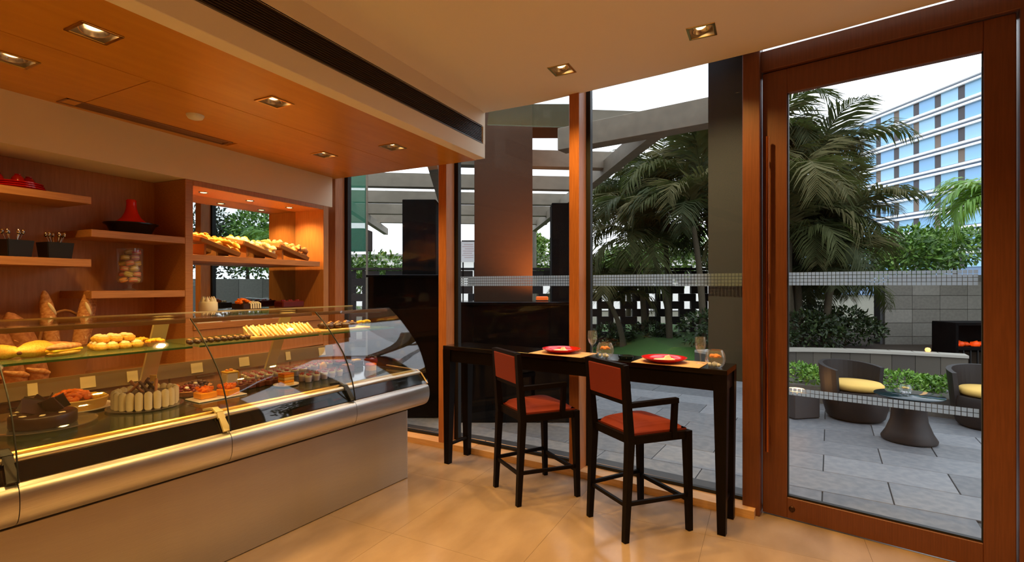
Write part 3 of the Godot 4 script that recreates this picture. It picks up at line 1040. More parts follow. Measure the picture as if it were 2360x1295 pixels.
# ---------------------------------------------------------------- bar table and stools
func build_table() -> void:
	var fl := Vector2(-2.566, -3.744)
	var fr := Vector2(-0.267, -3.474)
	var bl := Vector2(-2.50, -4.015)
	var br := Vector2(-0.222, -3.757)
	var mid := (fl + fr + bl + br) / 4.0
	var d := (fr - fl).normalized()
	var t := thing("bar_table", "long narrow dark espresso bar table against the window sill", "table", tf(mid.x, 0, mid.y, -atan2(d.y, d.x)))
	var inv := t.transform.affine_inverse()
	var L := (fr - fl).length() + 0.075
	var D := 0.335
	var mb := MB.new()
	mb.box(Vector3(0, 1.0425, 0), Vector3(L, 0.035, D), 0.003)
	part("tabletop", mb, M.lacquer, t)
	mb = MB.new()
	mb.box(Vector3(0, 0.972, D * 0.5 - 0.022), Vector3(L - 0.1, 0.104, 0.022), 0.002)
	part("apron", mb, M.espresso, t)
	mb = MB.new()
	mb.box(Vector3(0, 0.972, -D * 0.5 + 0.022), Vector3(L - 0.1, 0.104, 0.022), 0.002)
	part("apron", mb, M.espresso, t)
	for s in [-1.0, 1.0]:
		mb = MB.new()
		mb.box(Vector3(s * (L * 0.5 - 0.022), 0.972, 0), Vector3(0.022, 0.104, D - 0.1), 0.002)
		part("apron", mb, M.espresso, t)
		mb = MB.new()
		mb.box(Vector3(s * (L * 0.5 - 0.045), 0.17, 0), Vector3(0.026, 0.022, D - 0.08), 0.002)
		part("stretcher", mb, M.espresso, t)
		for q in [-1.0, 1.0]:
			mb = MB.new()
			mb.bar(Vector3(s * (L * 0.5 - 0.036), 0.0, q * (D * 0.5 - 0.03)), Vector3(s * (L * 0.5 - 0.043), 1.025, q * (D * 0.5 - 0.043)), 0.05, 0.05, 0.086, 0.086)
			part("leg", mb, M.espresso, t)


func build_stools() -> void:
	# local frame: -z is where the sitter looks, origin on the floor under the seat
	var o := Node3D.new()
	o.name = numbered("bar_stool")
	add_child(o)
	tag(o, "dark framed bar stool with rust red seat pulled up between the two red plates", "bar stool", "bar stools at the window table")
	var bw := 0.196    # half widths of the back and the front
	var fw := 0.238
	var hb := 0.232    # half depth
	var mb: MB
	for s in [-1.0, 1.0]:
		mb = MB.new()
		mb.bar(Vector3(s * bw, 0.0, hb + 0.012), Vector3(s * bw, 0.62, hb - 0.02), 0.034, 0.034, 0.046, 0.05)
		mb.bar(Vector3(s * bw, 0.62, hb - 0.02), Vector3(s * (bw + 0.004), 1.105, hb + 0.02), 0.046, 0.05, 0.04, 0.034)
		part("rear_leg", mb, M.espresso, o)
		mb = MB.new()
		mb.bar(Vector3(s * (fw + 0.004), 0.0, -hb - 0.004), Vector3(s * fw, 0.655, -hb + 0.012), 0.034, 0.034, 0.048, 0.048)
		part("front_leg", mb, M.espresso, o)
		mb = MB.new()
		mb.bar(Vector3(s * bw, 0.235, hb), Vector3(s * fw, 0.23, -hb), 0.02, 0.024)
		part("stretcher", mb, M.espresso, o)
		mb = MB.new()
		mb.bar(Vector3(s * bw, 0.63, hb - 0.03), Vector3(s * fw, 0.63, -hb + 0.02), 0.03, 0.05)
		part("seat_rail", mb, M.espresso, o)
		var arm := MB.new()
		arm.bar(Vector3(s * (bw + 0.006), 0.852, hb), Vector3(s * (fw + 0.008), 0.862, -hb + 0.1), 0.036, 0.032)
		var a := part("arm", arm, M.espresso, o)
		mb = MB.new()
		mb.bar(Vector3(s * (fw - 0.004), 0.62, -hb + 0.125), Vector3(s * (fw + 0.006), 0.85, -hb + 0.12), 0.03, 0.034)
		part("arm_post", mb, M.espresso, a)
	mb = MB.new()
	mb.bar(Vector3(-bw, 0.225, hb), Vector3(bw, 0.225, hb), 0.022, 0.02, -1, -1, Vector3.UP)
	part("stretcher", mb, M.espresso, o)
	mb = MB.new()
	mb.bar(Vector3(-fw, 0.2, -hb), Vector3(fw, 0.2, -hb), 0.026, 0.022, -1, -1, Vector3.UP)
	part("stretcher", mb, M.espresso, o)
	for q in [[hb - 0.03, bw], [-hb + 0.015, fw]]:
		mb = MB.new()
		mb.bar(Vector3(-q[1], 0.63, q[0]), Vector3(q[1], 0.63, q[0]), 0.05, 0.03, -1, -1, Vector3.UP)
		part("seat_rail", mb, M.espresso, o)
	# cushion, slightly crowned
	mb = MB.new()
	var rows := 10
	var g := []
	for j in rows + 1:
		var row := []
		var tz := lerpf(-hb + 0.004, hb - 0.045, float(j) / rows)
		for i in rows + 1:
			var hw := lerpf(fw - 0.012, bw - 0.004, float(j) / rows)
			var x := lerpf(-hw, hw, float(i) / rows)
			var ex := 1.0 - pow(absf(2.0 * i / rows - 1.0), 4.0)
			var ez := 1.0 - pow(absf(2.0 * j / rows - 1.0), 4.0)
			row.append(Vector3(x, 0.668 + 0.04 * sqrt(maxf(ex * ez, 0.0)), tz))
		g.append(row)
	for j in rows:
		for i in rows:
			mb.tri(g[j][i], g[j + 1][i], g[j + 1][i + 1])
			mb.tri(g[j][i], g[j + 1][i + 1], g[j][i + 1])
	mb.hexa([Vector3(-fw + 0.012, 0.65, -hb + 0.004), Vector3(fw - 0.012, 0.65, -hb + 0.004), Vector3(bw - 0.004, 0.65, hb - 0.045), Vector3(-bw + 0.004, 0.65, hb - 0.045)],
		[Vector3(-fw + 0.012, 0.668, -hb + 0.004), Vector3(fw - 0.012, 0.668, -hb + 0.004), Vector3(bw - 0.004, 0.668, hb - 0.045), Vector3(-bw + 0.004, 0.668, hb - 0.045)])
	part("seat_cushion", mb, M.red_cloth, o)
	# back: upholstered panel between top and bottom rails
	mb = MB.new()
	mb.bar(Vector3(-bw, 1.098, hb + 0.018), Vector3(bw, 1.098, hb + 0.018), 0.024, 0.036, -1, -1, Vector3.UP)
	part("top_rail", mb, M.espresso, o)
	mb = MB.new()
	mb.bar(Vector3(-bw, 0.868, hb), Vector3(bw, 0.868, hb), 0.026, 0.03, -1, -1, Vector3.UP)
	part("lower_rail", mb, M.espresso, o)
	mb = MB.new()
	mb.box(Vector3(0, 0.984, hb + 0.011), Vector3(2 * bw - 0.034, 0.206, 0.04), 0.006, Basis(Vector3.RIGHT, 0.083))
	part("back_panel", mb, M.red_cloth, o)
	o.transform = tf(-0.786, 0, -3.402, deg_to_rad(-38.0))
	copy(o, tf(-1.614, 0, -3.558, deg_to_rad(-36.5)), "dark framed bar stool with rust red seat beside the end of the pastry case")


# ---------------------------------------------------------------- terrace and garden, in axes of their own: side, forward
var GT := Transform3D(Basis(Vector3.UP, deg_to_rad(27.0)), Vector3.ZERO)


func g(side: float, fwd: float, y := 0.0, turn := 0.0) -> Transform3D:
	return GT * tf(side, y, -fwd, turn)


func gbox(s0: float, s1: float, y0: float, y1: float, f0: float, f1: float, bev := 0.0) -> MB:
	var mb := MB.new()
	mb.xf = GT
	mb.box(Vector3((s0 + s1) * 0.5, (y0 + y1) * 0.5, -(f0 + f1) * 0.5), Vector3(s1 - s0, y1 - y0, f1 - f0), bev)
	return mb


func outdoor_materials() -> void:
	M.ground = mat_n(Color8(84, 82, 66), Color8(104, 100, 82), 0.95, Vector3(0.4, 0.4, 0.4), 0.03, 31, 1.5, true)
	M.pave = []
	for k in 4:
		var t := 106 + k * 8
		M.pave.append(mat_n(Color8(t - 10, t - 7, t - 2), Color8(t + 8, t + 9, t + 11), 0.5, Vector3(1.3, 1.3, 1.3), 0.03, 40 + k, 1.6, true))
	M.pave_bed = mat(Color8(80, 80, 80), 0.9)
	M.beam = mat_n(Color8(116, 108, 94), Color8(130, 122, 106), 0.7, Vector3(0.8, 0.8, 0.8), 0.03, 45, 1.3, true)
	M.dark_col = mat_n(Color8(13, 12, 12), Color8(22, 20, 19), 0.5, Vector3(1.0, 0.4, 1.0), 0.04, 46, 1.5, true)
	M.dark_col.roughness = 0.9
	M.dark_col.metallic_specular = 0.15
	M.matt_black = mat(Color8(15, 13, 13), 0.9)
	M.matt_black.metallic_specular = 0.1
	M.granite = mat(Color8(13, 13, 15), 0.08)
	M.granite.metallic_specular = 0.3
	M.terracotta = mat_n(Color8(58, 34, 10), Color8(68, 41, 15), 0.8, Vector3(1.5, 1.5, 1.5), 0.05, 47, 1.3, true)
	M.block_dark = [mat(Color8(30, 25, 23), 0.8), mat(Color8(38, 31, 28), 0.8), mat(Color8(24, 20, 20), 0.8)]
	M.concrete = []
	for k in 3:
		var t := 116 + k * 8
		M.concrete.append(mat_n(Color8(t - 6, t - 10, t - 18), Color8(t + 8, t + 4, t - 6), 0.85, Vector3(1.2, 1.2, 1.2), 0.05, 50 + k, 1.5, true))
	M.wall_stone = [mat(Color8(84, 78, 68), 0.85), mat(Color8(92, 85, 74), 0.85), mat(Color8(78, 72, 64), 0.85)]
	M.cap_stone = mat(Color8(170, 164, 152), 0.6)
	M.wicker = mat_n(Color8(24, 17, 14), Color8(38, 28, 24), 0.6, Vector3(10, 30, 10), 0.1, 55, 1.8, false)
	M.cushion = mat_n(Color8(232, 186, 92), Color8(240, 198, 106), 0.85, Vector3(8, 8, 8), 0.08, 56, 1.2, false)
	M.soil = mat(Color8(58, 46, 34), 0.95)
	M.lawn = mat_n(Color8(52, 88, 34), Color8(80, 118, 46), 0.9, Vector3(3, 3, 3), 0.06, 57, 1.8, true)
	M.leaf_hedge = vmat(0.5)
	M.leaf_hedge.backlight_enabled = true
	M.leaf_hedge.backlight = Color(0.35, 0.4, 0.15)
	M.palm_leaf = [mat(Color8(66, 70, 40), 0.5), mat(Color8(86, 82, 52), 0.5), mat(Color8(54, 60, 38), 0.5)]
	for m in M.palm_leaf:
		m.roughness = 0.75
		m.metallic_specular = 0.25
		m.backlight_enabled = true
		m.backlight = Color(0.22, 0.26, 0.12)
	M.palm_green = mat(Color8(98, 138, 48), 0.5)
	M.palm_green.backlight_enabled = true
	M.palm_green.backlight = Color(0.4, 0.5, 0.15)
	M.trunk = mat_n(Color8(66, 58, 44), Color8(92, 82, 62), 0.9, Vector3(2, 9, 2), 0.05, 58, 1.6, false)
	M.tower_glass = [mat(Color8(150, 204, 242), 0.25), mat(Color8(164, 212, 246), 0.25), mat(Color8(140, 192, 238), 0.25)]
	M.tower_dark = [mat(Color8(62, 58, 64), 0.4), mat(Color8(120, 104, 92), 0.5)]
	M.tower_white = mat(Color8(250, 251, 252), 0.6)
	M.tower_body = mat(Color8(120, 146, 178), 0.6)


func build_outdoor() -> void:
	outdoor_materials()
	# ground, paving, lawn
	struct("ground", flat([Vector2(-160, -4.4), Vector2(-2.0, -4.34), Vector2(0.0, -4.12), Vector2(2.75, -3.56), Vector2(160, -3.6), Vector2(160, -260), Vector2(-160, -260)], -0.3, -0.06), M.ground)
	var pave := struct("pavement", flat([Vector2(-9.5, -4.32), Vector2(-2.0, -4.28), Vector2(0.0, -4.06), Vector2(2.74, -3.5), Vector2(7.5, -3.5), Vector2(7.5, -10.6), Vector2(-9.5, -10.6)], -0.059, -0.026), M.pave_bed)
	var mesh := MB.new()
	mesh.box(Vector3(0, -0.0175, 0), Vector3(0.892, 0.017, 0.492), 0.003)
	var slab := mesh.mesh()
	var bs := Basis(Vector3.UP, deg_to_rad(-5.5))
	for r in 13:
		for k in 21:
			var p := bs * Vector3(-9.5 + k * 0.9 + (0.45 if r % 2 == 1 else 0.0), 0, -4.35 - r * 0.5)
			var front := -4.36 if p.x < -2.0 else (-4.36 + (p.x + 2.0) * 0.12 if p.x < 0.0 else -4.1 + p.x * 0.2)
			if p.z > front or p.x < -8.0 or p.x > 4.2 or (p.x > 1.7 and p.z > -4.8):
				continue
			var s := part("paving_slab", slab, M.pave[rng.randi() % 4], pave)
			s.transform = Transform3D(bs, p)
	struct("lawn", gbox(-0.5, 4.2, -0.05, 0.0, 9.9, 16.0), M.lawn)
	build_tower()
	build_pergola()
	build_screen()
	build_wall_garden()
	build_lounge()
	build_plants()


# ---------------------------------------------------------------- the hotel block far behind
func build_tower() -> void:
	var b := thing("hotel_tower", "tall blue glazed hotel block with paired white floor bands beyond the palms", "building", g(62.3, 66.0, 0.0, deg_to_rad(6.5)))
	# local: -z runs along the facade away from the terrace, +x is behind the facade
	var mb := MB.new()
	mb.box(Vector3(8.2, 15.0, -20.0), Vector3(16.0, 30.0, 48.0))
	part("body", mb, M.tower_body, b)
	var fh := 2.9
	var panel := MB.new()
	panel.box(Vector3(0, 0, 0), Vector3(0.12, 1.86, 2.46))
	var pm := panel.mesh()
	var dark := MB.new()
	dark.box(Vector3(0, 0, 0), Vector3(0.06, 1.86, 0.88))
	var dm := dark.mesh()
	for f in 9:
		var y := 30.1 - f * fh
		for q in [0.0, -0.62]:
			mb = MB.new()
			mb.box(Vector3(-0.1, y + q - 0.16, -18.0), Vector3(0.5, 0.32, 44.0))
			part("floor_band", mb, M.tower_white, b)
		for k in 9:
			var t := 2.88 + k * 3.4 - 3.4
			var o := part("dark_window", dm, M.tower_dark[0 if (k * 7 + f * 3) % 4 else 1], b)
			o.position = Vector3(0.1, y - 1.82, -t)
			o = part("glass_panel", pm, M.tower_glass[(k + f * 2) % 3], b)
			o.position = Vector3(0.12, y - 1.82, -t - 1.7)
	mb = MB.new()
	mb.box(Vector3(3.0, 30.35, -18.0), Vector3(6.0, 0.5, 44.0))
	part("parapet", mb, M.tower_white, b)
	# low pale building beyond the pierced screen
	var w := thing("pale_building", "long low white building beyond the pierced block screen", "building", g(-4.0, 32.0))
	mb = MB.new()
	mb.box(Vector3(0, 1.7, -3.0), Vector3(34.0, 3.4, 6.0))
	part("wall", mb, mat(Color8(240, 238, 232), 0.8), w)
	mb = MB.new()
	mb.box(Vector3(0, 3.5, -3.0), Vector3(34.6, 0.2, 6.6))
	part("roof", mb, mat(Color8(150, 150, 148), 0.8), w)
	for k in 11:
		mb = MB.new()
		mb.box(Vector3(-15.0 + k * 3.0, 2.35, 0.02), Vector3(1.1, 1.1, 0.08))
		part("window", mb, M.dark_col, w)


# ---------------------------------------------------------------- pergola, columns, dark bar blocks
func build_pergola() -> void:
	var a := Vector3(-0.537, 0, -0.843).normalized()      # along the edge beam, away from the room
	var b := Vector3(0.843, 0, -0.537).normalized()       # across
	var o := Vector3(-0.81, 0, -5.575)
	var p := thing("pergola", "pale steel pergola of crossing beams and glass roof sheets over the terrace", "pergola", Transform3D())
	var beam := func(s: float, t: float, u: float, s2: float, t2: float, u2: float, w: float, h: float, called: String) -> void:
		var mb := MB.new()
		mb.bar(o + a * s + b * t + Vector3.UP * u, o + a * s2 + b * t2 + Vector3.UP * u2, w, h, -1, -1, Vector3.UP.cross((o + a * s2 + b * t2) - (o + a * s + b * t)))
		part(called, mb, M.beam, p)
	beam.call(0.5, 0.0, 3.5, 11.5, 0.0, 3.5, 0.16, 0.22, "edge_beam")
	for k in 6:
		beam.call(0.95 + k * 1.85, -0.85 if k == 0 else -minf(9.0, (0.6 + 0.843 * (0.95 + k * 1.85)) / 0.537), 3.62, 0.95 + k * 1.85, 0.25, 3.62, 0.22, 0.26, "cross_beam")
	for k in 4:
		beam.call((0.537 * (2.75 + k * 2.1) - 0.6) / 0.843, -2.75 - k * 2.1, 3.36, 11.5, -2.75 - k * 2.1, 3.36, 0.14, 0.2, "rafter")
	for k in 5:
		for j in 3:
			if (k + j) % 2 == 0:
				var mb := MB.new()
				mb.bar(o + a * (0.55 + k * 1.75) + b * (-1.05 - j * 2.1) + Vector3.UP * 3.77, o + a * (1.6 + k * 1.75) + b * (-1.05 - j * 2.1) + Vector3.UP * 3.77, 1.9, 0.012, -1, -1, b)
				part("roof_glass", mb, M.tint_glass[(k + 2 * j) % 3], p)
	# posts
	for q in [[10.2, -7.4], [10.2, -0.2]]:
		var mb := MB.new()
		var c: Vector3 = o + a * q[0] + b * q[1]
		mb.box(Vector3(c.x, 1.63, c.z), Vector3(0.2, 3.26, 0.2), 0.01)
		part("post", mb, M.beam, p)
	# fascia beam near the glass, seen above the palms
	var fb := MB.new()
	along_box(fb, Vector2(-2.2, -5.5), Vector2(-0.3, -5.23), 3.2, 3.46, 0.0, 0.2, 0.005)
	solo("fascia_beam", fb, M.beam, "broad pale steel beam crossing above the palms outside the window", "beam", Transform3D())
	# columns of the building
	for q in [[-2.09, -1.45, 9.5, "broad near-black square column behind the dark bar block on the terrace"], [0.79, 1.2, 9.9, "slim near-black column beside the terracotta column on the terrace"]]:
		solo("dark_column", gbox(q[0], q[1], -0.03, 3.24, q[2], q[2] + 0.5, 0.01), M.dark_col, q[3], "column", Transform3D())
	var tc := thing("terracotta_column", "massive terracotta square column with a short cross beam on the terrace", "column", g(-0.118, 7.25))
	var mb := MB.new()
	mb.box(Vector3(0, 2.6, 0), Vector3(0.8, 5.26, 0.8), 0.006)
	part("shaft", mb, M.terracotta, tc)
	mb = MB.new()
	mb.box(Vector3(0.74, 3.94, 0.12), Vector3(0.7, 0.33, 0.5), 0.006)
	part("cross_beam", mb, M.terracotta, tc)
	# black bar blocks
	var bk := thing("bar_block", "polished black granite bar block in front of the terracotta column", "bar counter", g(0.0, 6.1))
	mb = MB.new()
	mb.box(Vector3(0.0, 0.68, 0.0), Vector3(1.44, 1.38, 0.5), 0.008)
	part("body", mb, M.granite, bk)
	mb = MB.new()
	mb.box(Vector3(0.0, 1.39, 0.0), Vector3(1.5, 0.036, 0.56), 0.006)
	part("top", mb, M.granite, bk)
	bk = thing("service_block", "tall matt black service block behind the end of the pastry case", "bar counter", g(-1.32, 6.3))
	mb = MB.new()
	mb.box(Vector3(0.0, 0.85, 0.0), Vector3(0.86, 1.7, 0.5), 0.008)
	part("body", mb, M.matt_black, bk)
	mb = MB.new()
	mb.box(Vector3(0.0, 1.715, 0.0), Vector3(0.9, 0.03, 0.54), 0.004)
	part("top", mb, M.granite, bk)
	# lamp on the bar block, lighting the column from below
	var lp := thing("amber_lamp", "small amber glowing lamp box on the black bar block", "lamp", g(0.38, 6.3, 1.408))
	mb = MB.new()
	mb.box(Vector3(0, 0.03, 0), Vector3(0.15, 0.05, 0.1), 0.01)
	part("shade", mb, glow(Color(0.95, 0.42, 0.14), 0.5), lp)
	mb = MB.new()
	mb.box(Vector3(0, 0.004, 0), Vector3(0.16, 0.008, 0.11), 0.002)
	part("base", mb, M.black, lp)
	var sp := SpotLight3D.new()
	sp.name = "amber_lamp_light"
	add_child(sp)
	sp.global_transform = g(0.62, 6.3, 1.5)
	sp.look_at(GT * Vector3(0.2, 2.2, -6.9))
	sp.light_color = Color(1.0, 0.62, 0.3)
	sp.light_energy = 4.6
	sp.light_size = 0.06
	sp.spot_angle = 48.0
	sp.spot_angle_attenuation = 1.0
	sp.spot_range = 8.0
	sp.spot_attenuation = 2.0
	sp.shadow_enabled = true
	# bulkhead hanging in the far corner, notice board
	var hb := thing("hanging_bulkhead", "dark brown box hanging under the pergola beside the window post", "bulkhead", g(-2.68, 8.6, 2.2))
	mb = MB.new()
	mb.box(Vector3(0, 0.18, 0), Vector3(0.42, 0.36, 0.5), 0.01)
	part("case", mb, mat(Color8(52, 38, 30), 0.6), hb)
	mb = MB.new()
	for s in [-0.16, 0.16]:
		mb.box(Vector3(s, 0.72, 0), Vector3(0.02, 0.72, 0.02))
	part("hanger", mb, M.dark_col, hb)
	var nb := thing("notice_board", "white notice board with faint print lines beyond the black bar block", "notice board", g(-1.06, 12.2))
	mb = MB.new()
	mb.box(Vector3(0, 2.43, 0), Vector3(0.4, 0.5, 0.03), 0.004)
	part("panel", mb, mat(Color8(246, 242, 242), 0.5), nb)
	mb = MB.new()
	mb.box(Vector3(0, 2.69, 0.0), Vector3(0.34, 0.03, 0.05), 0.004)
	part("clip", mb, M.black, nb)
	mb = MB.new()
	for k in 7:
		mb.box(Vector3(rng.randf_range(-0.03, 0.03), 2.6 - k * 0.052, 0.0165), Vector3(0.22 + 0.06 * (k % 2), 0.01, 0.002))
	part("print", mb, mat(Color8(196, 150, 148), 0.7), nb)
	mb = MB.new()
	for s in [-0.14, 0.14]:
		mb.box(Vector3(s, 1.07, -0.03), Vector3(0.03, 2.2, 0.03))
	part("stand", mb, M.dark_col, nb)


# ---------------------------------------------------------------- pierced block screen
func build_screen() -> void:
	var s := thing("block_screen", "dark pierced block screen wall with staggered square openings", "screen wall", g(0.0, 13.0))
	var mb := MB.new()
	mb.box(Vector3.ZERO, Vector3(0.42, 0.196, 0.14), 0.004)
	var bm := mb.mesh()
	for r in 10:
		for k in 18:
			var x := -5.2 + k * 0.61 + (0.305 if r % 2 else 0.0)
			if x > 5.3:
				continue
			var o := part("block", bm, M.block_dark[rng.randi() % 3], s)
			o.position = Vector3(x, 0.1 + r * 0.1985, 0)
	mb = MB.new()
	mb.box(Vector3(0.1, 2.03, 0), Vector3(11.2, 0.06, 0.22), 0.005)
	part("coping", mb, M.block_dark[0], s)


# ---------------------------------------------------------------- garden walls
func build_wall_garden() -> void:
	# curved low wall with a pale cap
	var lw := thing("curved_wall", "low curved stone garden wall with a pale cap", "garden wall", GT)
	var pts := []
	for k in 15:
		var t := k / 14.0
		pts.append(Vector2(lerpf(3.2, 7.1, t), 8.55 - 0.55 * pow(2.0 * t - 0.8, 2.0)))
	for k in 14:
		var p: Vector2 = pts[k]
		var q: Vector2 = pts[k + 1]
		var mb := MB.new()
		var d := (q - p).normalized()
		var nn := Vector2(-d.y, d.x) * 0.28
		mb.hexa([Vector3(p.x, 0, -p.y), Vector3(q.x - d.x * 0.006, 0, -q.y + d.y * 0.006), Vector3(q.x - d.x * 0.006 + nn.x, 0, -q.y + d.y * 0.006 - nn.y), Vector3(p.x + nn.x, 0, -p.y - nn.y)],
			[Vector3(p.x, 0.47, -p.y), Vector3(q.x - d.x * 0.006, 0.47, -q.y + d.y * 0.006), Vector3(q.x - d.x * 0.006 + nn.x, 0.47, -q.y + d.y * 0.006 - nn.y), Vector3(p.x + nn.x, 0.47, -p.y - nn.y)])
		part("stone_panel", mb, M.wall_stone[k % 3], lw)
		mb = MB.new()
		var e := nn.normalized() * 0.03
		mb.hexa([Vector3(p.x - e.x, 0.47, -p.y + e.y), Vector3(q.x - e.x, 0.47, -q.y + e.y), Vector3(q.x + nn.x, 0.47, -q.y - nn.y), Vector3(p.x + nn.x, 0.47, -p.y - nn.y)],
			[Vector3(p.x - e.x, 0.51, -p.y + e.y), Vector3(q.x - e.x, 0.51, -q.y + e.y), Vector3(q.x + nn.x, 0.51, -q.y - nn.y), Vector3(p.x + nn.x, 0.51, -p.y - nn.y)])
		part("cap_stone", mb, M.cap_stone, lw)
	var bank := MB.new()
	bank.xf = GT
	bank.hexa([Vector3(2.0, -0.04, -8.75), Vector3(5.0, -0.04, -8.75), Vector3(5.0, -0.04, -16.0), Vector3(2.0, -0.04, -16.0)], [Vector3(3.1, 0.4, -9.7), Vector3(5.0, 0.4, -9.7), Vector3(5.0, 0.4, -16.0), Vector3(3.1, 0.4, -16.0)])
	struct("lawn_bank", bank, M.lawn)
	struct("ground_bed", gbox(5.0, 9.5, -0.05, 0.4, 9.0, 16.0), M.soil)
	var bulb := thing("cap_light", "tiny warm light standing on the pale cap of the curved wall", "garden light", g(6.85, 8.22, 0.51))
	var mb := MB.new()
	mb.lathe([[0.0, 0.0], [0.03, 0.002], [0.042, 0.03], [0.03, 0.062], [0.0, 0.07]], 14)
	part("globe", mb, glow(Color(1.0, 0.76, 0.42), 1.6), bulb)
	# panelled concrete wall
	var cw := thing("panel_wall", "grey concrete panel garden wall with fine joints behind the lounge chairs", "garden wall", g(9.6, 10.2))
	mb = MB.new()
	mb.box(Vector3(0, 0.8, -0.12), Vector3(4.1, 1.66, 0.18))
	part("core", mb, M.pave_bed, cw)
	mb = MB.new()
	mb.box(Vector3.ZERO, Vector3(0.556, 0.272, 0.06), 0.004)
	var pm := mb.mesh()
	for r in 6:
		for k in 7:
			var o := part("panel", pm, M.concrete[rng.randi() % 3], cw)
			o.position = Vector3(-1.72 + k * 0.563, 0.14 + r * 0.279, 0.0)
	# fire niche
	var fn := thing("fire_niche", "dark metal fire niche with orange embers in front of the concrete wall", "outdoor fireplace", g(8.35, 8.9))
	for q in [[0.0, 0.03, 0.0, 1.3, 0.06, 0.5], [0.0, 0.5, 0.0, 1.3, 0.05, 0.5], [0.0, 0.93, 0.0, 1.3, 0.05, 0.5], [-0.63, 0.48, 0.0, 0.05, 0.92, 0.5], [0.63, 0.48, 0.0, 0.05, 0.92, 0.5], [0.0, 0.48, -0.23, 1.3, 0.92, 0.04]]:
		mb = MB.new()
		mb.box(Vector3(q[0], q[1], q[2]), Vector3(q[3], q[4], q[5]), 0.004)
		part("plate", mb, M.dark_col, fn)
	for k in 9:
		mb = MB.new()
		mb.box(Vector3(-0.5 + k * 0.125, 0.27, 0.22), Vector3(0.02, 0.42, 0.02))
		part("grate_bar", mb, M.black, fn)
	for k in 9:
		mb = MB.new()
		mb.ball(Vector3(-0.5 + k * 0.12, 0.56, 0.05 - 0.03 * (k % 3)), Vector3(0.07, 0.04 + 0.02 * (k % 2), 0.07), 8, 6, 0.5, k)
		part("ember", mb, glow(Color(1.0, 0.33, 0.05), 0.1 if k % 3 else 0.4), fn)


# ---------------------------------------------------------------- lounge furniture
func lounge_chair(xf: Transform3D, label: String) -> Node3D:
	var c := thing("lounge_chair", label, "lounge chair", xf, "wicker lounge chairs on the terrace")
	var mb := MB.new()
	mb.lathe([[0.0, 0.0], [0.27, 0.0], [0.30, 0.03], [0.335, 0.16], [0.345, 0.3], [0.33, 0.345], [0.0, 0.35]], 30)
	part("seat_drum", mb, M.wicker, c)
	# curved back shell round the rear half (rear is +z)
	mb = MB.new()
	var n := 22
	for k in n:
		var t0 := lerpf(-1.75, 1.75, float(k) / n)
		var t1 := lerpf(-1.75, 1.75, float(k + 1) / n)
		var top := func(t: float) -> float: return 0.47 + 0.19 * pow(cos(t * 0.52), 0.8)
		var pp := func(t: float, r: float, y: float) -> Vector3: return Vector3(sin(t) * r, y, cos(t) * r)
		mb.hexa([pp.call(t0, 0.345, 0.2), pp.call(t1, 0.345, 0.2), pp.call(t1, 0.29, 0.2), pp.call(t0, 0.29, 0.2)],
			[pp.call(t0, 0.385, top.call(t0)), pp.call(t1, 0.385, top.call(t1)), pp.call(t1, 0.335, top.call(t1)), pp.call(t0, 0.335, top.call(t0))])
	part("back_shell", mb, M.wicker, c)
	mb = MB.new()
	mb.lathe([[0.0, 0.352], [0.26, 0.352], [0.29, 0.375], [0.29, 0.41], [0.262, 0.435], [0.0, 0.445]], 30)
	part("cushion", mb, M.cushion, c)
	return c


func build_lounge() -> void:
	lounge_chair(g(4.16, 6.05, 0.0, deg_to_rad(196.0)), "wicker tub chair with yellow cushion beside the lit planter cube")
	lounge_chair(g(5.42, 5.65, 0.0, deg_to_rad(160.0)), "wicker tub chair with yellow cushion on the fire niche side of the round table")
	var t := thing("lounge_table", "low round glass topped wicker table between the tub chairs", "coffee table", g(4.12, 5.18))
	var mb := MB.new()
	mb.lathe([[0.0, 0.0], [0.235, 0.0], [0.24, 0.02], [0.2, 0.09], [0.16, 0.2], [0.15, 0.3], [0.17, 0.4], [0.19, 0.455], [0.0, 0.456]], 32)
	part("pedestal", mb, M.wicker, t)
	mb = MB.new()
	mb.lathe([[0.0, 0.458], [0.296, 0.458], [0.3, 0.463], [0.3, 0.466], [0.296, 0.47], [0.0, 0.47]], 40)
	part("glass_top", mb, mat(Color8(20, 44, 50), 0.05), t)
	candle_bowl(g(4.1, 5.2, 0.4705), "clear fishbowl with a yellow flower on the round wicker table", Color8(206, 168, 52), 0.062, 0.1)
	# lit planter cube
	var cb := thing("light_cube", "dark planter cube topped by a glowing round lamp", "planter light", g(3.52, 6.18, 0.0, 0.2))
	mb = MB.new()
	mb.box(Vector3(0, 0.15, 0), Vector3(0.36, 0.3, 0.36), 0.01)
	part("cube", mb, mat(Color8(66, 60, 58), 0.6), cb)
	mb = MB.new()
	mb.lathe([[0.0, 0.3], [0.1, 0.3], [0.1, 0.312], [0.09, 0.322], [0.0, 0.328]], 26)
	part("lamp", mb, glow(Color(1.0, 0.84, 0.62), 2.5), cb)
	var l := OmniLight3D.new()
	l.name = "light_cube_lamp"
	add_child(l)
	l.global_transform = g(3.52, 6.18, 0.37)
	l.light_color = Color(1.0, 0.72, 0.42)
	l.light_energy = 0.1
	l.light_size = 0.08
	l.omni_range = 8.0
	l.omni_attenuation = 2.0
	l.shadow_enabled = true


# ---------------------------------------------------------------- planting
func leaf(mb: MB, p: Vector3, d: Vector3, up: Vector3, len_: float, w: float) -> void:   # a folded leaf of two triangles pairs
	var side := d.cross(up).normalized() * w * 0.5
	var m := p + d * len_ * 0.5 + up * len_ * 0.06
	var e := p + d * len_
	mb.tri(p, m + side, e)
	mb.tri(p, e, m - side)


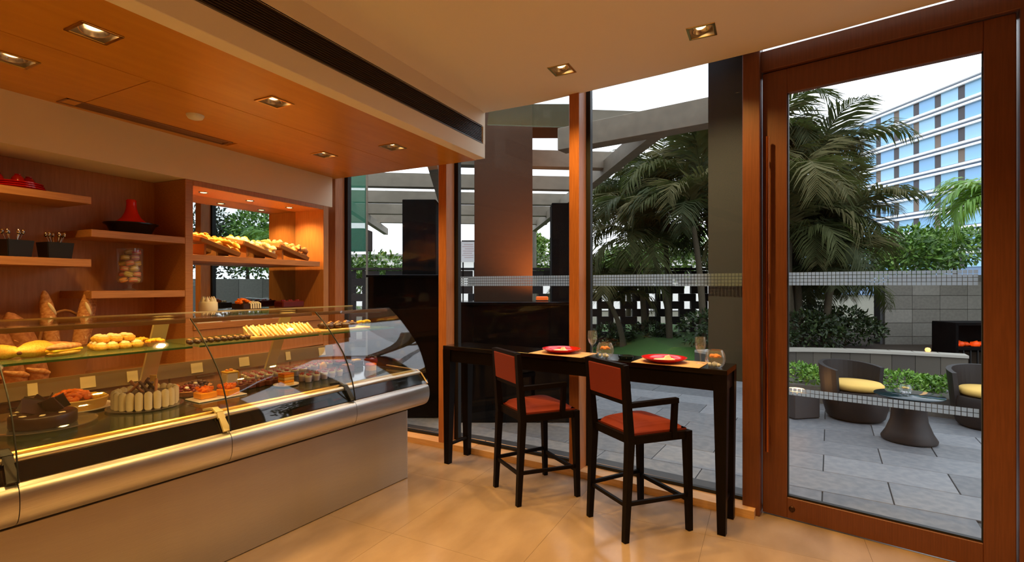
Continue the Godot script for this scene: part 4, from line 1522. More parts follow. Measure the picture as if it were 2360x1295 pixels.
func leaf_cloud(centres: Array, n: int, size: float, cols: Array, seed_: int, under := 0.15) -> MB:    # leaves over the outsides of some ellipsoids: [centre, radii]
	var mb := MB.new()
	var r := RandomNumberGenerator.new()
	r.seed = seed_
	for k in n:
		var c: Array = centres[r.randi() % centres.size()]
		var d := Vector3(r.randfn(), r.randfn(), r.randfn()).normalized()
		if d.y < -under and r.randf() < 0.6:
			d.y = -d.y
		var p: Vector3 = c[0] + Vector3(d.x * c[1].x, d.y * c[1].y, d.z * c[1].z) * r.randf_range(0.72, 1.06)
		var dir := (d + Vector3(r.randfn(), r.randfn(), r.randfn()) * 0.8).normalized()
		var up := (d + Vector3.UP * 0.7 + Vector3(r.randfn(), r.randfn(), r.randfn()) * 0.4).normalized()
		mb.col = cols[r.randi() % cols.size()]
		leaf(mb, p, dir, up, size * r.randf_range(0.7, 1.3), size * 0.5)
	return mb


func frond_mesh(length: float, droop: float, seed_: int, pairs := 48) -> ArrayMesh:       # feather leaf arching out along +x
	var mb := MB.new()
	var r := RandomNumberGenerator.new()
	r.seed = seed_
	var spine := []
	var p := Vector3.ZERO
	var ang := 1.15
	var n := 14
	for k in n + 1:
		spine.append(p)
		p += Vector3(cos(ang), sin(ang), 0) * length / n
		ang -= droop / n * (0.45 + 1.3 * k / n)
	var rad := []
	for k in n + 1:
		rad.append(lerpf(0.016, 0.003, float(k) / n))
	mb.tube(spine, rad, 5, false)
	for k in pairs:
		var t := 0.16 + 0.84 * k / (pairs - 1.0)
		var f := t * n
		var i := mini(int(f), n - 1)
		var base: Vector3 = spine[i].lerp(spine[i + 1], f - i)
		var tan_: Vector3 = (spine[i + 1] - spine[i]).normalized()
		var up := Vector3(-tan_.y, tan_.x, 0)
		var ll := length * 0.34 * (0.35 + sin(PI * clampf(t * 0.95, 0.0, 1.0)) * 0.75) * r.randf_range(0.85, 1.1)
		for s in [-1.0, 1.0]:
			var d := (tan_ * 0.75 + Vector3(0, 0, s) * 0.8 + up * r.randf_range(-0.05, 0.35) + Vector3.DOWN * 0.25).normalized()
			var d2 := (d + Vector3.DOWN * r.randf_range(0.35, 0.8)).normalized()
			var mid := base + d * ll * 0.55
			var tip := mid + d2 * ll * 0.5
			var w := tan_ * ll * 0.036
			mb.tri(base - w * 0.6, mid - w, mid + w)
			mb.tri(base - w * 0.6, mid + w, base + w * 0.6)
			mb.tri(mid - w, tip, mid + w)
	return mb.mesh()


var FRONDS := []


func palm(side: float, fwd: float, base_y: float, height: float, lean: Vector2, n: int, size: float, kind: int, label: String, seed_: int) -> void:
	var r := RandomNumberGenerator.new()
	r.seed = seed_
	var p := thing("palm", label, "palm tree", g(side, fwd, base_y), "palms in the terrace garden")
	var pts := []
	var rad := []
	for k in 7:
		var t := k / 6.0
		pts.append(Vector3(lean.x * t * t, height * t, lean.y * t * t))
		rad.append(lerpf(0.075, 0.045, t) * (1.0 + 0.12 * (k % 2)))
	var mb := MB.new()
	mb.tube(pts, rad, 9)
	part("trunk", mb, M.trunk, p)
	for k in n:
		var o := part("frond", FRONDS[r.randi() % FRONDS.size()], M.palm_green if kind == 1 else M.palm_leaf[r.randi() % 3], p)
		var yaw := TAU * k / n * 1.618 * 1.0 + r.randf_range(-0.3, 0.3)
		var tilt := r.randf_range(-0.75, 0.45)
		o.transform = Transform3D(Basis(Vector3.UP, yaw) * Basis(Vector3.BACK, tilt), pts[6] + Vector3(0, r.randf_range(-0.2, 0.05), 0)).scaled_local(Vector3.ONE * size * r.randf_range(0.85, 1.15))


func tree(side: float, fwd: float, h: float, rx: float, ry: float, cols: Array, label: String, seed_: int, n := 2600, size := 0.16) -> void:
	var t := thing("garden_tree", label, "tree", g(side, fwd), "leafy trees behind the garden walls")
	var r := RandomNumberGenerator.new()
	r.seed = seed_
	var cl := []
	for k in 6:
		cl.append([Vector3(r.randf_range(-0.55, 0.55) * rx, h + r.randf_range(-0.45, 0.45) * ry, r.randf_range(-0.4, 0.4) * rx), Vector3(rx, ry, rx) * r.randf_range(0.45, 0.68)])
	var f := part("foliage", leaf_cloud(cl, n, size, cols, seed_), M.leaf_hedge, t)
	f.set_meta("kind", "stuff")
	var mb := MB.new()
	mb.tube([Vector3.ZERO, Vector3(0.06, h * 0.5, 0), Vector3(-0.05, h, 0.05)], [0.11, 0.08, 0.04], 8)
	part("trunk", mb, M.trunk, t)


func build_plants() -> void:
	FRONDS = [frond_mesh(1.9, 2.1, 1), frond_mesh(2.1, 2.7, 2), frond_mesh(1.7, 1.6, 3), frond_mesh(2.0, 3.2, 4)]
	var g1 := [lin(74, 110, 38), lin(98, 138, 50), lin(58, 92, 34), lin(122, 156, 66)]
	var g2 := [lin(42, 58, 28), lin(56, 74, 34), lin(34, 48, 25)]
	var g3 := [lin(120, 150, 62), lin(96, 130, 48), lin(146, 170, 84), lin(78, 112, 44)]
	# hedge strip behind the chairs
	var h := thing("hedge_strip", "low bright green clipped hedge behind the tub chairs", "hedge", GT)
	var mb := leaf_cloud([[Vector3(4.1, 0.3, -7.3), Vector3(0.55, 0.15, 0.25)], [Vector3(4.6, 0.3, -6.95), Vector3(0.55, 0.15, 0.25)], [Vector3(5.1, 0.3, -6.6), Vector3(0.5, 0.15, 0.25)], [Vector3(5.55, 0.3, -6.25), Vector3(0.5, 0.15, 0.25)]], 4200, 0.06, [lin(96, 140, 44), lin(120, 164, 58), lin(80, 120, 40), lin(140, 178, 76)], 5, -0.2)
	part("foliage", mb, M.leaf_hedge, h).set_meta("kind", "stuff")
	mb = MB.new()
	mb.bar(Vector3(3.7, 0.1, -7.55), Vector3(5.9, 0.1, -5.98), 0.24, 0.62, -1, -1, Vector3.UP)
	part("planter", mb, M.concrete[0], h)
	# palms
	var pl := [
		[5.9, 10.6, 3.7, 0.5, 0.1, 11, 1.0, "areca palm with a leaning trunk rising above the curved wall"],
		[6.3, 10.0, 2.5, 0.3, 0.0, 11, 0.95, "areca palm whose drooping fronds cross the blue hotel block"],
		[6.2, 11.0, 3.2, -0.2, 0.1, 10, 1.0, "areca palm in the thick of the clump above the curved wall"],
		[6.4, 11.2, 1.4, 0.1, 0.0, 9, 0.7, "short areca palm against the green trees below the hotel block"],
		[5.6, 10.0, 1.8, -0.1, 0.0, 11, 0.9, "low areca palm beside the edge of the door frame"],
		[6.2, 9.9, 1.3, 0.1, 0.1, 9, 0.75, "low spreading areca palm just behind the curved wall"],
		[4.4, 10.6, 3.4, -0.4, 0.0, 13, 1.05, "areca palm behind the grey window panel reaching over the lawn"],
		[3.6, 11.4, 2.1, -0.45, 0.0, 12, 1.0, "areca palm with fronds hanging before the pierced screen"],
		[2.6, 11.6, 1.25, -0.35, 0.0, 9, 0.8, "low areca palm at the end of the pierced screen"],
		[3.9, 12.4, 3.6, -0.2, 0.0, 12, 1.05, "tallest areca palm standing under the diagonal pergola beam"],
		[6.1, 11.2, 4.3, -0.4, 0.0, 12, 1.05, "tall areca palm whose crown fills the corner of the door glass"],
		[6.0, 10.4, 2.0, -0.1, 0.0, 9, 0.9, "middling areca palm hiding the trunks behind the curved wall"],
		[6.9, 12.2, 2.6, 0.1, 0.0, 9, 0.95, "areca palm at the back of the clump under the hotel block"],
		[5.4, 9.8, 2.7, 0.1, 0.0, 14, 1.0, "areca palm hard behind the door frame post"],
		[3.8, 9.9, 2.4, -0.2, 0.0, 14, 0.95, "areca palm showing just beside the grey window panel"],
		[3.4, 12.8, 2.9, -0.5, 0.0, 14, 1.05, "areca palm at the back of the clump beside the pergola edge"],
		[7.1, 12.6, 3.0, 0.0, 0.0, 9, 0.9, "areca palm behind the frond that crosses the hotel block"]]
	for k in pl.size():
		var q: Array = pl[k]
		palm(q[0], q[1], 0.38 if q[0] > 3.1 else -0.02, q[2], Vector2(q[3], q[4]), q[5] + 5, q[6], 0, q[7], 100 + k)
	palm(9.95, 9.4, 0.0, 3.0, Vector2(-0.2, 0.0), 13, 0.95, 1, "bright green palm leaning in beside the door stile before the hotel block", 140)
	# leafy trees
	tree(11.0, 14.5, 2.3, 1.7, 1.0, g1, "dense leafy tree behind the concrete panel wall", 61, 3400)
	tree(13.3, 15.0, 2.5, 1.7, 1.0, g1, "dark leafy tree behind the end of the concrete panel wall", 62, 3000)
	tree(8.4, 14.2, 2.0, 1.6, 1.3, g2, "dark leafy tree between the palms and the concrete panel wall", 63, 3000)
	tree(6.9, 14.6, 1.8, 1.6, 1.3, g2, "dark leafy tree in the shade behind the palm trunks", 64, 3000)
	tree(3.6, 15.6, 2.3, 1.3, 1.0, g3, "pale green leafy tree behind the pierced screen", 65, 3000)
	tree(5.4, 17.2, 2.6, 1.8, 1.2, g3, "yellow green leafy tree far behind the palms and the screen", 66, 2600)
	tree(-4.4, 16.0, 1.9, 1.4, 0.8, g1, "leafy tree showing above the screen beside the dark column", 67, 2600)
	tree(0.9, 18.0, 2.6, 1.2, 1.1, g3, "leafy tree behind the slim dark column", 68, 2200)
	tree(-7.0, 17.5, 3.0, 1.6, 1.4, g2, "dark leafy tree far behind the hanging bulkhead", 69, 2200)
	# trees along the side of the terrace, seen in the alcove mirror
	var bw := thing("side_wall", "dark panelled boundary wall along the side of the terrace", "garden wall", g(11.6, 7.6, 0.0, -1.16))
	for k in 14:
		mb = MB.new()
		mb.box(Vector3(-4.9 + k * 0.75, 0.9, 0), Vector3(0.742, 1.86, 0.16), 0.004)
		part("panel", mb, M.concrete[k % 3], bw)
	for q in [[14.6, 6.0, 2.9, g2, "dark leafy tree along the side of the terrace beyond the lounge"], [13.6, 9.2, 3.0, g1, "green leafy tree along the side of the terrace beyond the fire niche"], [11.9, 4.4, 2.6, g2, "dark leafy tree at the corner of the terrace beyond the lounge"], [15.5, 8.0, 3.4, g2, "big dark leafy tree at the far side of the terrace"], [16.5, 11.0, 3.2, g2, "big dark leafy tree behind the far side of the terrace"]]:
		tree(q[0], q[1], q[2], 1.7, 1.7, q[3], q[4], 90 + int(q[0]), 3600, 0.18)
	var sg := thing("green_screen", "upright green tinted glass sheet under the pergola beside the window post", "glass screen", g(-2.42, 7.6, 2.1))
	mb = MB.new()
	mb.box(Vector3(0, 0.62, 0), Vector3(0.4, 1.2, 0.012))
	part("sheet", mb, glass(Color8(70, 140, 116), 0.45), sg)
	mb = MB.new()
	for sx in [-0.21, 0.21]:
		mb.box(Vector3(sx, -0.44, 0), Vector3(0.025, 3.36, 0.03))
	part("post", mb, M.beam, sg)
	# shrubs on the bed and the lawn edge
	var sh := [[3.7, 9.6, 0.75, 0.5], [4.7, 9.45, 0.7, 0.45], [5.7, 9.6, 0.75, 0.5], [6.6, 9.9, 0.8, 0.5], [2.4, 12.2, 0.3, 0.5], [3.3, 12.0, 0.35, 0.55], [6.6, 10.9, 0.9, 0.45]]
	var sl := ["shrub", "shrub", "shrub", "shrub", "shrub", "shrub", "shrub"]
	var lab := ["dark round shrub behind the curved wall next to the door frame", "dark round shrub behind the middle of the curved wall", "dark round shrub behind the curved wall under the palms", "dark round shrub between the curved wall and the concrete wall", "dark shrub on the lawn in front of the pierced screen", "dark shrub at the foot of the palm clump by the lawn", "dark shrub touching the end of the concrete panel wall"]
	for k in sh.size():
		var q: Array = sh[k]
		var o := thing(sl[k], lab[k], "shrub", g(q[0], q[1]), "dark shrubs in the garden bed")
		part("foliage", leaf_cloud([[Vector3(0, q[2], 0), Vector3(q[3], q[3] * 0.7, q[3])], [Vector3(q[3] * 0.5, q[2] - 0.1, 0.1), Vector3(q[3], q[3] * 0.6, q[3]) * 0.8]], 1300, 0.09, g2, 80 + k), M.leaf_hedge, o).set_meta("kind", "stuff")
		mb = MB.new()
		mb.tube([Vector3(0, -0.02, 0), Vector3(0.03, q[2], 0)], [0.03, 0.012], 6)
		part("stem", mb, M.trunk, o)


# ---------------------------------------------------------------- things on tables
func candle_bowl(xf: Transform3D, label: String, flower: Color, r: float, h: float) -> void:
	var o := thing("flower_bowl", label, "glass bowl", xf, "glass bowls with a floating flower")
	var mb := MB.new()
	mb.lathe([[0.0, 0.0], [r * 0.55, 0.0], [r * 0.85, h * 0.16], [r, h * 0.45], [r * 0.92, h * 0.75], [r * 0.72, h], [r * 0.68, h], [r * 0.87, h * 0.75], [r * 0.94, h * 0.45], [r * 0.8, h * 0.2], [r * 0.5, h * 0.06], [0.0, h * 0.06]], 28)
	part("bowl", mb, M.clear, o)
	for k in 9:
		mb = MB.new()
		var a := TAU * k / 9.0
		mb.ball(Vector3(cos(a), 0, sin(a)) * r * 0.32 + Vector3(0, h * (0.62 + 0.05 * (k % 2)), 0), Vector3(r * 0.26, h * 0.09, r * 0.26), 8, 5)
		part("petal", mb, mat(flower, 0.6), o)
	for k in 7:
		mb = MB.new()
		var a := TAU * k / 7.0
		mb.ball(Vector3(cos(a), 0, sin(a)) * r * 0.4 * (k % 2 + 0.4) + Vector3(0, h * 0.17, 0), Vector3.ONE * r * 0.2, 7, 5, 0.4, k)
		part("crystal", mb, M.crystal, o)


func build_table_items() -> void:
	var T := 1.061
	var turn := -atan2(0.27, 2.299)
	var mb := MB.new()
	mb.box(Vector3(0, 0.0015, 0), Vector3(0.46, 0.003, 0.29), 0.001)
	var mats := mat_n(Color8(196, 158, 116), Color8(214, 178, 136), 0.8, Vector3(30, 30, 30), 0.08, 71, 1.6)
	var pm := solo("placemat", mb, mats, "beige woven placemat under the red plate beside the wine glass at the table end", "placemat", tf(-0.60, T, -3.615, turn), "beige placemats on the bar table")
	copy(pm, tf(-1.44, T, -3.712, turn), "beige woven placemat under the red plate next to the window post")
	# red plate with folded napkin
	var p := thing("red_plate", "glossy red plate on the placemat beside the table end", "plate", tf(-0.64, T + 0.003, -3.61, 0.2), "red plates on the bar table")
	mb = MB.new()
	mb.lathe([[0.0, 0.0], [0.085, 0.0], [0.09, 0.004], [0.12, 0.014], [0.152, 0.03], [0.155, 0.034], [0.15, 0.035], [0.117, 0.02], [0.09, 0.012], [0.0, 0.011]], 44)
	part("dish", mb, mat(Color8(198, 16, 18), 0.14), p)
	copy(p, tf(-1.463, T + 0.003, -3.745, -0.3), "glossy red plate on the placemat next to the window post")
	var nap := thing("napkin", "folded white napkin on the red plate beside the table end", "napkin", tf(-0.64, T + 0.0155, -3.61, 0.5), "white napkins on the red plates")
	mb = MB.new()
	mb.hexa([Vector3(-0.07, 0, -0.03), Vector3(0.07, 0, -0.025), Vector3(0.075, 0, 0.028), Vector3(-0.072, 0, 0.03)], [Vector3(-0.06, 0.008, -0.025), Vector3(0.06, 0.012, -0.02), Vector3(0.065, 0.012, 0.02), Vector3(-0.06, 0.007, 0.024)])
	part("cloth", mb, mat(Color8(236, 226, 214), 0.9), nap)
	mb = MB.new()
	mb.hexa([Vector3(0.0, 0.008, -0.02), Vector3(0.05, 0.01, -0.016), Vector3(0.05, 0.01, 0.016), Vector3(0.0, 0.008, 0.02)], [Vector3(0.012, 0.03, -0.008), Vector3(0.036, 0.035, -0.006), Vector3(0.036, 0.035, 0.006), Vector3(0.012, 0.03, 0.008)])
	part("fold", mb, mat(Color8(240, 232, 222), 0.9), nap)
	copy(nap, tf(-1.463, T + 0.0155, -3.745, -0.6), "folded white napkin on the red plate next to the window post")
	# stemmed glasses
	var w := thing("wine_glass", "clear stemmed glass beside the bowl at the table end", "wine glass", tf(-0.405, T, -3.66), "stemmed glasses on the bar table")
	mb = MB.new()
	mb.lathe([[0.0, 0.0], [0.034, 0.0], [0.034, 0.002], [0.012, 0.006], [0.0045, 0.012], [0.004, 0.06], [0.007, 0.068], [0.026, 0.09], [0.036, 0.12], [0.037, 0.15], [0.033, 0.185], [0.0318, 0.185], [0.0357, 0.15], [0.0347, 0.12], [0.0245, 0.092], [0.0, 0.074]], 28)
	part("goblet", mb, M.clear, w)
	copy(w, tf(-1.215, T, -3.775), "clear stemmed glass beside the red plate next to the window post")
	candle_bowl(tf(-0.30, T, -3.545), "clear fishbowl with an orange flower at the end of the bar table", Color8(226, 128, 20), 0.066, 0.115)
	candle_bowl(tf(-1.07, T, -3.63), "clear fishbowl with an orange flower between the two red plates", Color8(226, 128, 20), 0.066, 0.115)
	# dark ashtray-like dish between the settings
	mb = MB.new()
	mb.lathe([[0.0, 0.0], [0.05, 0.0], [0.058, 0.012], [0.06, 0.024], [0.055, 0.024], [0.05, 0.012], [0.0, 0.008]], 26)
	solo("glass_dish", mb, mat(Color8(24, 40, 54), 0.06), "small dark blue glass dish between the place settings", "dish", tf(-0.92, T, -3.66))


# ---------------------------------------------------------------- pastries, breads and shelf ware
func food_materials() -> void:
	M.golden = mat_n(Color8(236, 162, 46), Color8(252, 210, 96), 0.5, Vector3(9, 9, 9), 0.05, 81, 1.8)
	M.crust = mat_n(Color8(178, 108, 58), Color8(220, 166, 112), 0.7, Vector3(5, 5, 5), 0.03, 82, 1.8)
	M.crust_dark = mat_n(Color8(144, 82, 46), Color8(190, 128, 82), 0.7, Vector3(4, 4, 4), 0.03, 83, 1.8)
	M.choc = mat_n(Color8(44, 24, 16), Color8(66, 36, 24), 0.35, Vector3(8, 8, 8), 0.05, 84, 1.5)
	M.cocoa = mat(Color8(74, 36, 26), 0.6)
	M.cream = mat(Color8(246, 232, 190), 0.5)
	M.white_cream = mat(Color8(244, 240, 220), 0.5)
	M.lemon = mat(Color8(246, 200, 40), 0.35)
	M.orange_glaze = mat(Color8(240, 120, 20), 0.2)
	M.red_glaze = mat(Color8(170, 24, 20), 0.2)
	M.berry = mat(Color8(120, 20, 26), 0.25)
	M.mango = mat(Color8(250, 160, 30), 0.25)
	M.sponge = mat_n(Color8(226, 176, 84), Color8(240, 200, 116), 0.8, Vector3(12, 12, 12), 0.08, 85, 1.5)
	M.brownie = mat_n(Color8(92, 44, 26), Color8(124, 64, 38), 0.7, Vector3(10, 10, 10), 0.08, 86, 1.6)
	M.finger = mat_n(Color8(236, 214, 166), Color8(248, 234, 200), 0.8, Vector3(12, 12, 12), 0.08, 87, 1.4)
	M.porcelain = mat(Color8(238, 234, 226), 0.2)
	M.red_enamel = mat(Color8(190, 18, 14), 0.16)
	M.board = mat_n(Color8(206, 160, 92), Color8(224, 182, 116), 0.6, Vector3(8, 8, 0.8), 0.05, 88, 1.5)
	M.basket = mat_n(Color8(120, 78, 42), Color8(170, 116, 66), 0.8, Vector3(14, 40, 14), 0.1, 89, 2.0)
	M.green_leaf = mat(Color8(72, 110, 42), 0.6)


func plate_disc(r: float, h := 0.012) -> MB:
	var mb := MB.new()
	mb.lathe([[0.0, 0.0], [r * 0.7, 0.0], [r, h * 0.7], [r, h], [r * 0.68, h * 0.45], [0.0, h * 0.4]], 36)
	return mb


func crumble(mb: MB, n: int, at: Vector3, r: float, size: float, h: float, seed_: int) -> void:     # a heap of small rounded pieces
	var rr := RandomNumberGenerator.new()
	rr.seed = seed_
	for k in n:
		var d := sqrt(rr.randf()) * r
		var a := rr.randf() * TAU
		mb.ball(at + Vector3(cos(a) * d, h * (1.0 - pow(d / r, 2.0)) + size * 0.3, sin(a) * d), Vector3(size, size * 0.8, size) * rr.randf_range(0.8, 1.2), 7, 5, 0.2, k)


func build_food() -> void:
	food_materials()
	shelf_food()
	deck_food()
	wall_ware()
	alcove_food()


func puff(xf: Transform3D) -> Node3D:
	var o := thing("cream_puff", "golden cream puff in the heap on the glass shelf", "cream puff", xf, "cream puffs on the glass shelf")
	var mb := MB.new()
	mb.ball(Vector3(0, 0.016, 0), Vector3(0.034, 0.022, 0.034), 14, 9, 0.25, 3)
	part("choux", mb, M.golden, o)
	mb = MB.new()
	mb.ball(Vector3(0, 0.03, 0), Vector3(0.024, 0.014, 0.024), 12, 8, 0.4, 5)
	part("cream", mb, M.cream, o)
	return o


func shelf_food() -> void:
	var y := SHELF
	var mb: MB
	# rolls by the first joint
	var roll := thing("bread_roll", "long glossy yellow roll lying on the glass shelf in front of the loaves", "bread roll", at_case(-2.20, -0.40, y, 0.5), "yellow rolls on the glass shelf")
	mb = MB.new()
	mb.ball(Vector3(0, 0.034, 0), Vector3(0.04, 0.036, 0.105), 18, 12, 0.12, 9)
	part("crust", mb, M.golden, roll)
	mb = MB.new()
	mb.ball(Vector3(0.012, 0.03, 0.09), Vector3(0.012, 0.01, 0.012), 8, 6)
	part("filling", mb, M.brownie, roll)
	copy(roll, at_case(-2.17, -0.52, y, 0.75))
	copy(roll, at_case(-2.33, -0.43, y, -0.9), "flat orange roll on the glass shelf beside the first joint")
	var sw := thing("sandwich", "long filled sandwich roll with yellow egg on the glass shelf", "sandwich", at_case(-2.10, -0.36, y, 0.5))
	mb = MB.new()
	mb.ball(Vector3(0, 0.014, 0), Vector3(0.03, 0.014, 0.09), 16, 8, 0.1, 4)
	part("bottom_half", mb, M.golden, sw)
	mb = MB.new()
	mb.box(Vector3(0, 0.027, 0), Vector3(0.054, 0.012, 0.16), 0.005)
	part("egg", mb, M.lemon, sw)
	mb = MB.new()
	mb.ball(Vector3(0, 0.043, 0), Vector3(0.032, 0.02, 0.092), 16, 8, 0.1, 6)
	part("top_half", mb, M.crust, sw)
	copy(sw, at_case(-2.12, -0.47, y, 0.3), "second filled sandwich roll behind the first on the glass shelf")
	# cream puffs
	var p0 := puff(at_case(-1.93, -0.42, y))
	for j in 3:
		for k in 4:
			if j + k > 0:
				copy(p0, at_case(-1.935 + k * 0.058 + j * 0.01, -0.42 - j * 0.065, y, k * 1.3 + j))
	for k in 6:
		copy(p0, at_case(-1.91 + (k % 3) * 0.06, -0.45 - (k / 3) * 0.065, y + 0.04, k * 2.1))
	var st := thing("fruit_tartlet", "small yellow tartlet topped with dark cherries beside the cream puffs", "tartlet", at_case(-1.675, -0.4, y), "tartlets on the glass shelf")
	mb = MB.new()
	mb.lathe([[0.0, 0.0], [0.036, 0.0], [0.05, 0.024], [0.046, 0.024], [0.0, 0.02]], 24)
	part("shell", mb, M.crust, st)
	mb = MB.new()
	crumble(mb, 26, Vector3(0, 0.024, 0), 0.042, 0.011, 0.012, 11)
	part("fruit", mb, M.lemon, st)
	copy(st, at_case(-1.70, -0.53, y, 1.0), "small tartlet behind the first one beside the cream puffs")
	var ch := thing("cherry_cluster", "cluster of dark red cherries behind the yellow tartlet", "cherries", at_case(-1.72, -0.6, y))
	for k in 7:
		mb = MB.new()
		mb.ball(Vector3(0.024 * (k % 3) - 0.024, 0.014 + 0.016 * (k / 4), 0.024 * (k / 3) - 0.02), Vector3.ONE * 0.014, 9, 7)
		part("cherry", mb, M.berry, ch)
	# truffles
	mb = MB.new()
	mb.ball(Vector3(0, 0.013, 0), Vector3(0.017, 0.015, 0.017), 10, 8, 0.15, 2)
	var tr := thing("truffle", "round chocolate truffle in the row across the glass shelf", "truffle", at_case(-1.53, -0.3, y), "chocolate truffles in a row")
	part("shell", mb, M.choc, tr)
	mb = MB.new()
	mb.ball(Vector3(0, 0.026, 0), Vector3(0.009, 0.005, 0.009), 8, 5)
	part("topping", mb, M.crust, tr)
	for k in range(1, 24):
		copy(tr, at_case(-1.53 + (k % 12) * 0.04 + 0.012 * (k / 12), -0.3 - 0.045 * (k / 12) + 0.002 * (k % 3), y, k * 0.7))
	# platters with fanned sandwiches
	mb = MB.new()
	mb.box(Vector3(0, 0.009, 0), Vector3(0.2, 0.018, 0.48), 0.004)
	var bd := solo("serving_board", mb, M.board, "pale wooden serving board under the fanned sandwiches", "serving board", at_case(-0.93, -0.33, y), "wooden boards on the glass shelf")
	copy(bd, at_case(-0.40, -0.36, y), "pale wooden serving board under the chocolate pastries")
	var fs := thing("sandwich_wedge", "pale triangular sandwich wedge leaning in the fan on the serving board", "sandwich", at_case(-1.12, -0.33, y + 0.018), "fanned sandwich wedges")
	mb = MB.new()
	mb.prism(PackedVector2Array([Vector2(-0.055, 0.0), Vector2(0.055, 0.0), Vector2(0.0, 0.07)]), -0.016, -0.006, Basis(Vector3.RIGHT, Vector3(0, 0.9, 0.44), Vector3(0, -0.44, 0.9)))
	part("bread", mb, M.cream, fs)
	mb = MB.new()
	mb.prism(PackedVector2Array([Vector2(-0.053, 0.001), Vector2(0.053, 0.001), Vector2(0.0, 0.067)]), -0.006, 0.004, Basis(Vector3.RIGHT, Vector3(0, 0.9, 0.44), Vector3(0, -0.44, 0.9)))
	part("filling", mb, M.mango, fs)
	mb = MB.new()
	mb.prism(PackedVector2Array([Vector2(-0.055, 0.0), Vector2(0.055, 0.0), Vector2(0.0, 0.07)]), 0.004, 0.014, Basis(Vector3.RIGHT, Vector3(0, 0.9, 0.44), Vector3(0, -0.44, 0.9)))
	part("bread", mb, M.cream, fs)
	for k in range(1, 20):
		var row := k % 10
		copy(fs, at_case(-1.12 + row * 0.044, -0.28 - 0.1 * (k / 10), y + 0.018, rng.randf_range(-0.25, 0.25)))
	# chocolate pastries and fruit at the far end
	var cp := thing("chocolate_pastry", "dark glazed chocolate pastry on the second serving board", "pastry", at_case(-0.52, -0.4, y + 0.018), "chocolate pastries on the board")
	mb = MB.new()
	mb.ball(Vector3(0, 0.022, 0), Vector3(0.036, 0.026, 0.042), 14, 9, 0.25, 12)
	part("pastry", mb, M.choc, cp)
	mb = MB.new()
	mb.ball(Vector3(0, 0.046, 0), Vector3(0.012, 0.008, 0.012), 8, 6)
	part("topping", mb, M.crust, cp)
	for k in range(1, 8):
		copy(cp, at_case(-0.52 + (k % 4) * 0.075, -0.4 + 0.075 * (k / 4), y + 0.018, k * 0.9))
	var fj := thing("fruit_cup", "small cup of yellow and pink fruit at the end of the glass shelf", "fruit cup", at_case(-0.12, -0.42, y))
	mb = MB.new()
	mb.lathe([[0.0, 0.0], [0.03, 0.0], [0.04, 0.045], [0.037, 0.045], [0.028, 0.004], [0.0, 0.004]], 20)
	part("cup", mb, M.clear, fj)
	mb = MB.new()
	crumble(mb, 24, Vector3(0, 0.036, 0), 0.034, 0.011, 0.012, 31)
	part("fruit", mb, M.lemon, fj)
	copy(fj, at_case(-0.03, -0.45, y), "second small cup of fruit at the end of the glass shelf")


func verrine(xf: Transform3D, label: String) -> Node3D:
	var o := thing("verrine", label, "dessert cup", xf, "clear dessert cups on the deck")
	var mb := MB.new()
	mb.lathe([[0.0, 0.0], [0.023, 0.0], [0.03, 0.075], [0.0285, 0.075], [0.0218, 0.003], [0.0, 0.003]], 18)
	part("cup", mb, M.clear, o)
	mb = MB.new()
	mb.lathe([[0.0, 0.004], [0.0215, 0.004], [0.0255, 0.038], [0.0, 0.038]], 16)
	part("mousse", mb, mat(Color8(196, 176, 196), 0.5), o)
	mb = MB.new()
	mb.lathe([[0.0, 0.038], [0.0257, 0.038], [0.0268, 0.05], [0.0, 0.052]], 16)
	part("jelly", mb, M.white_cream, o)
	mb = MB.new()
	crumble(mb, 6, Vector3(0, 0.052, 0), 0.016, 0.008, 0.006, 5)
	part("topping", mb, M.red_glaze, o)
	return o


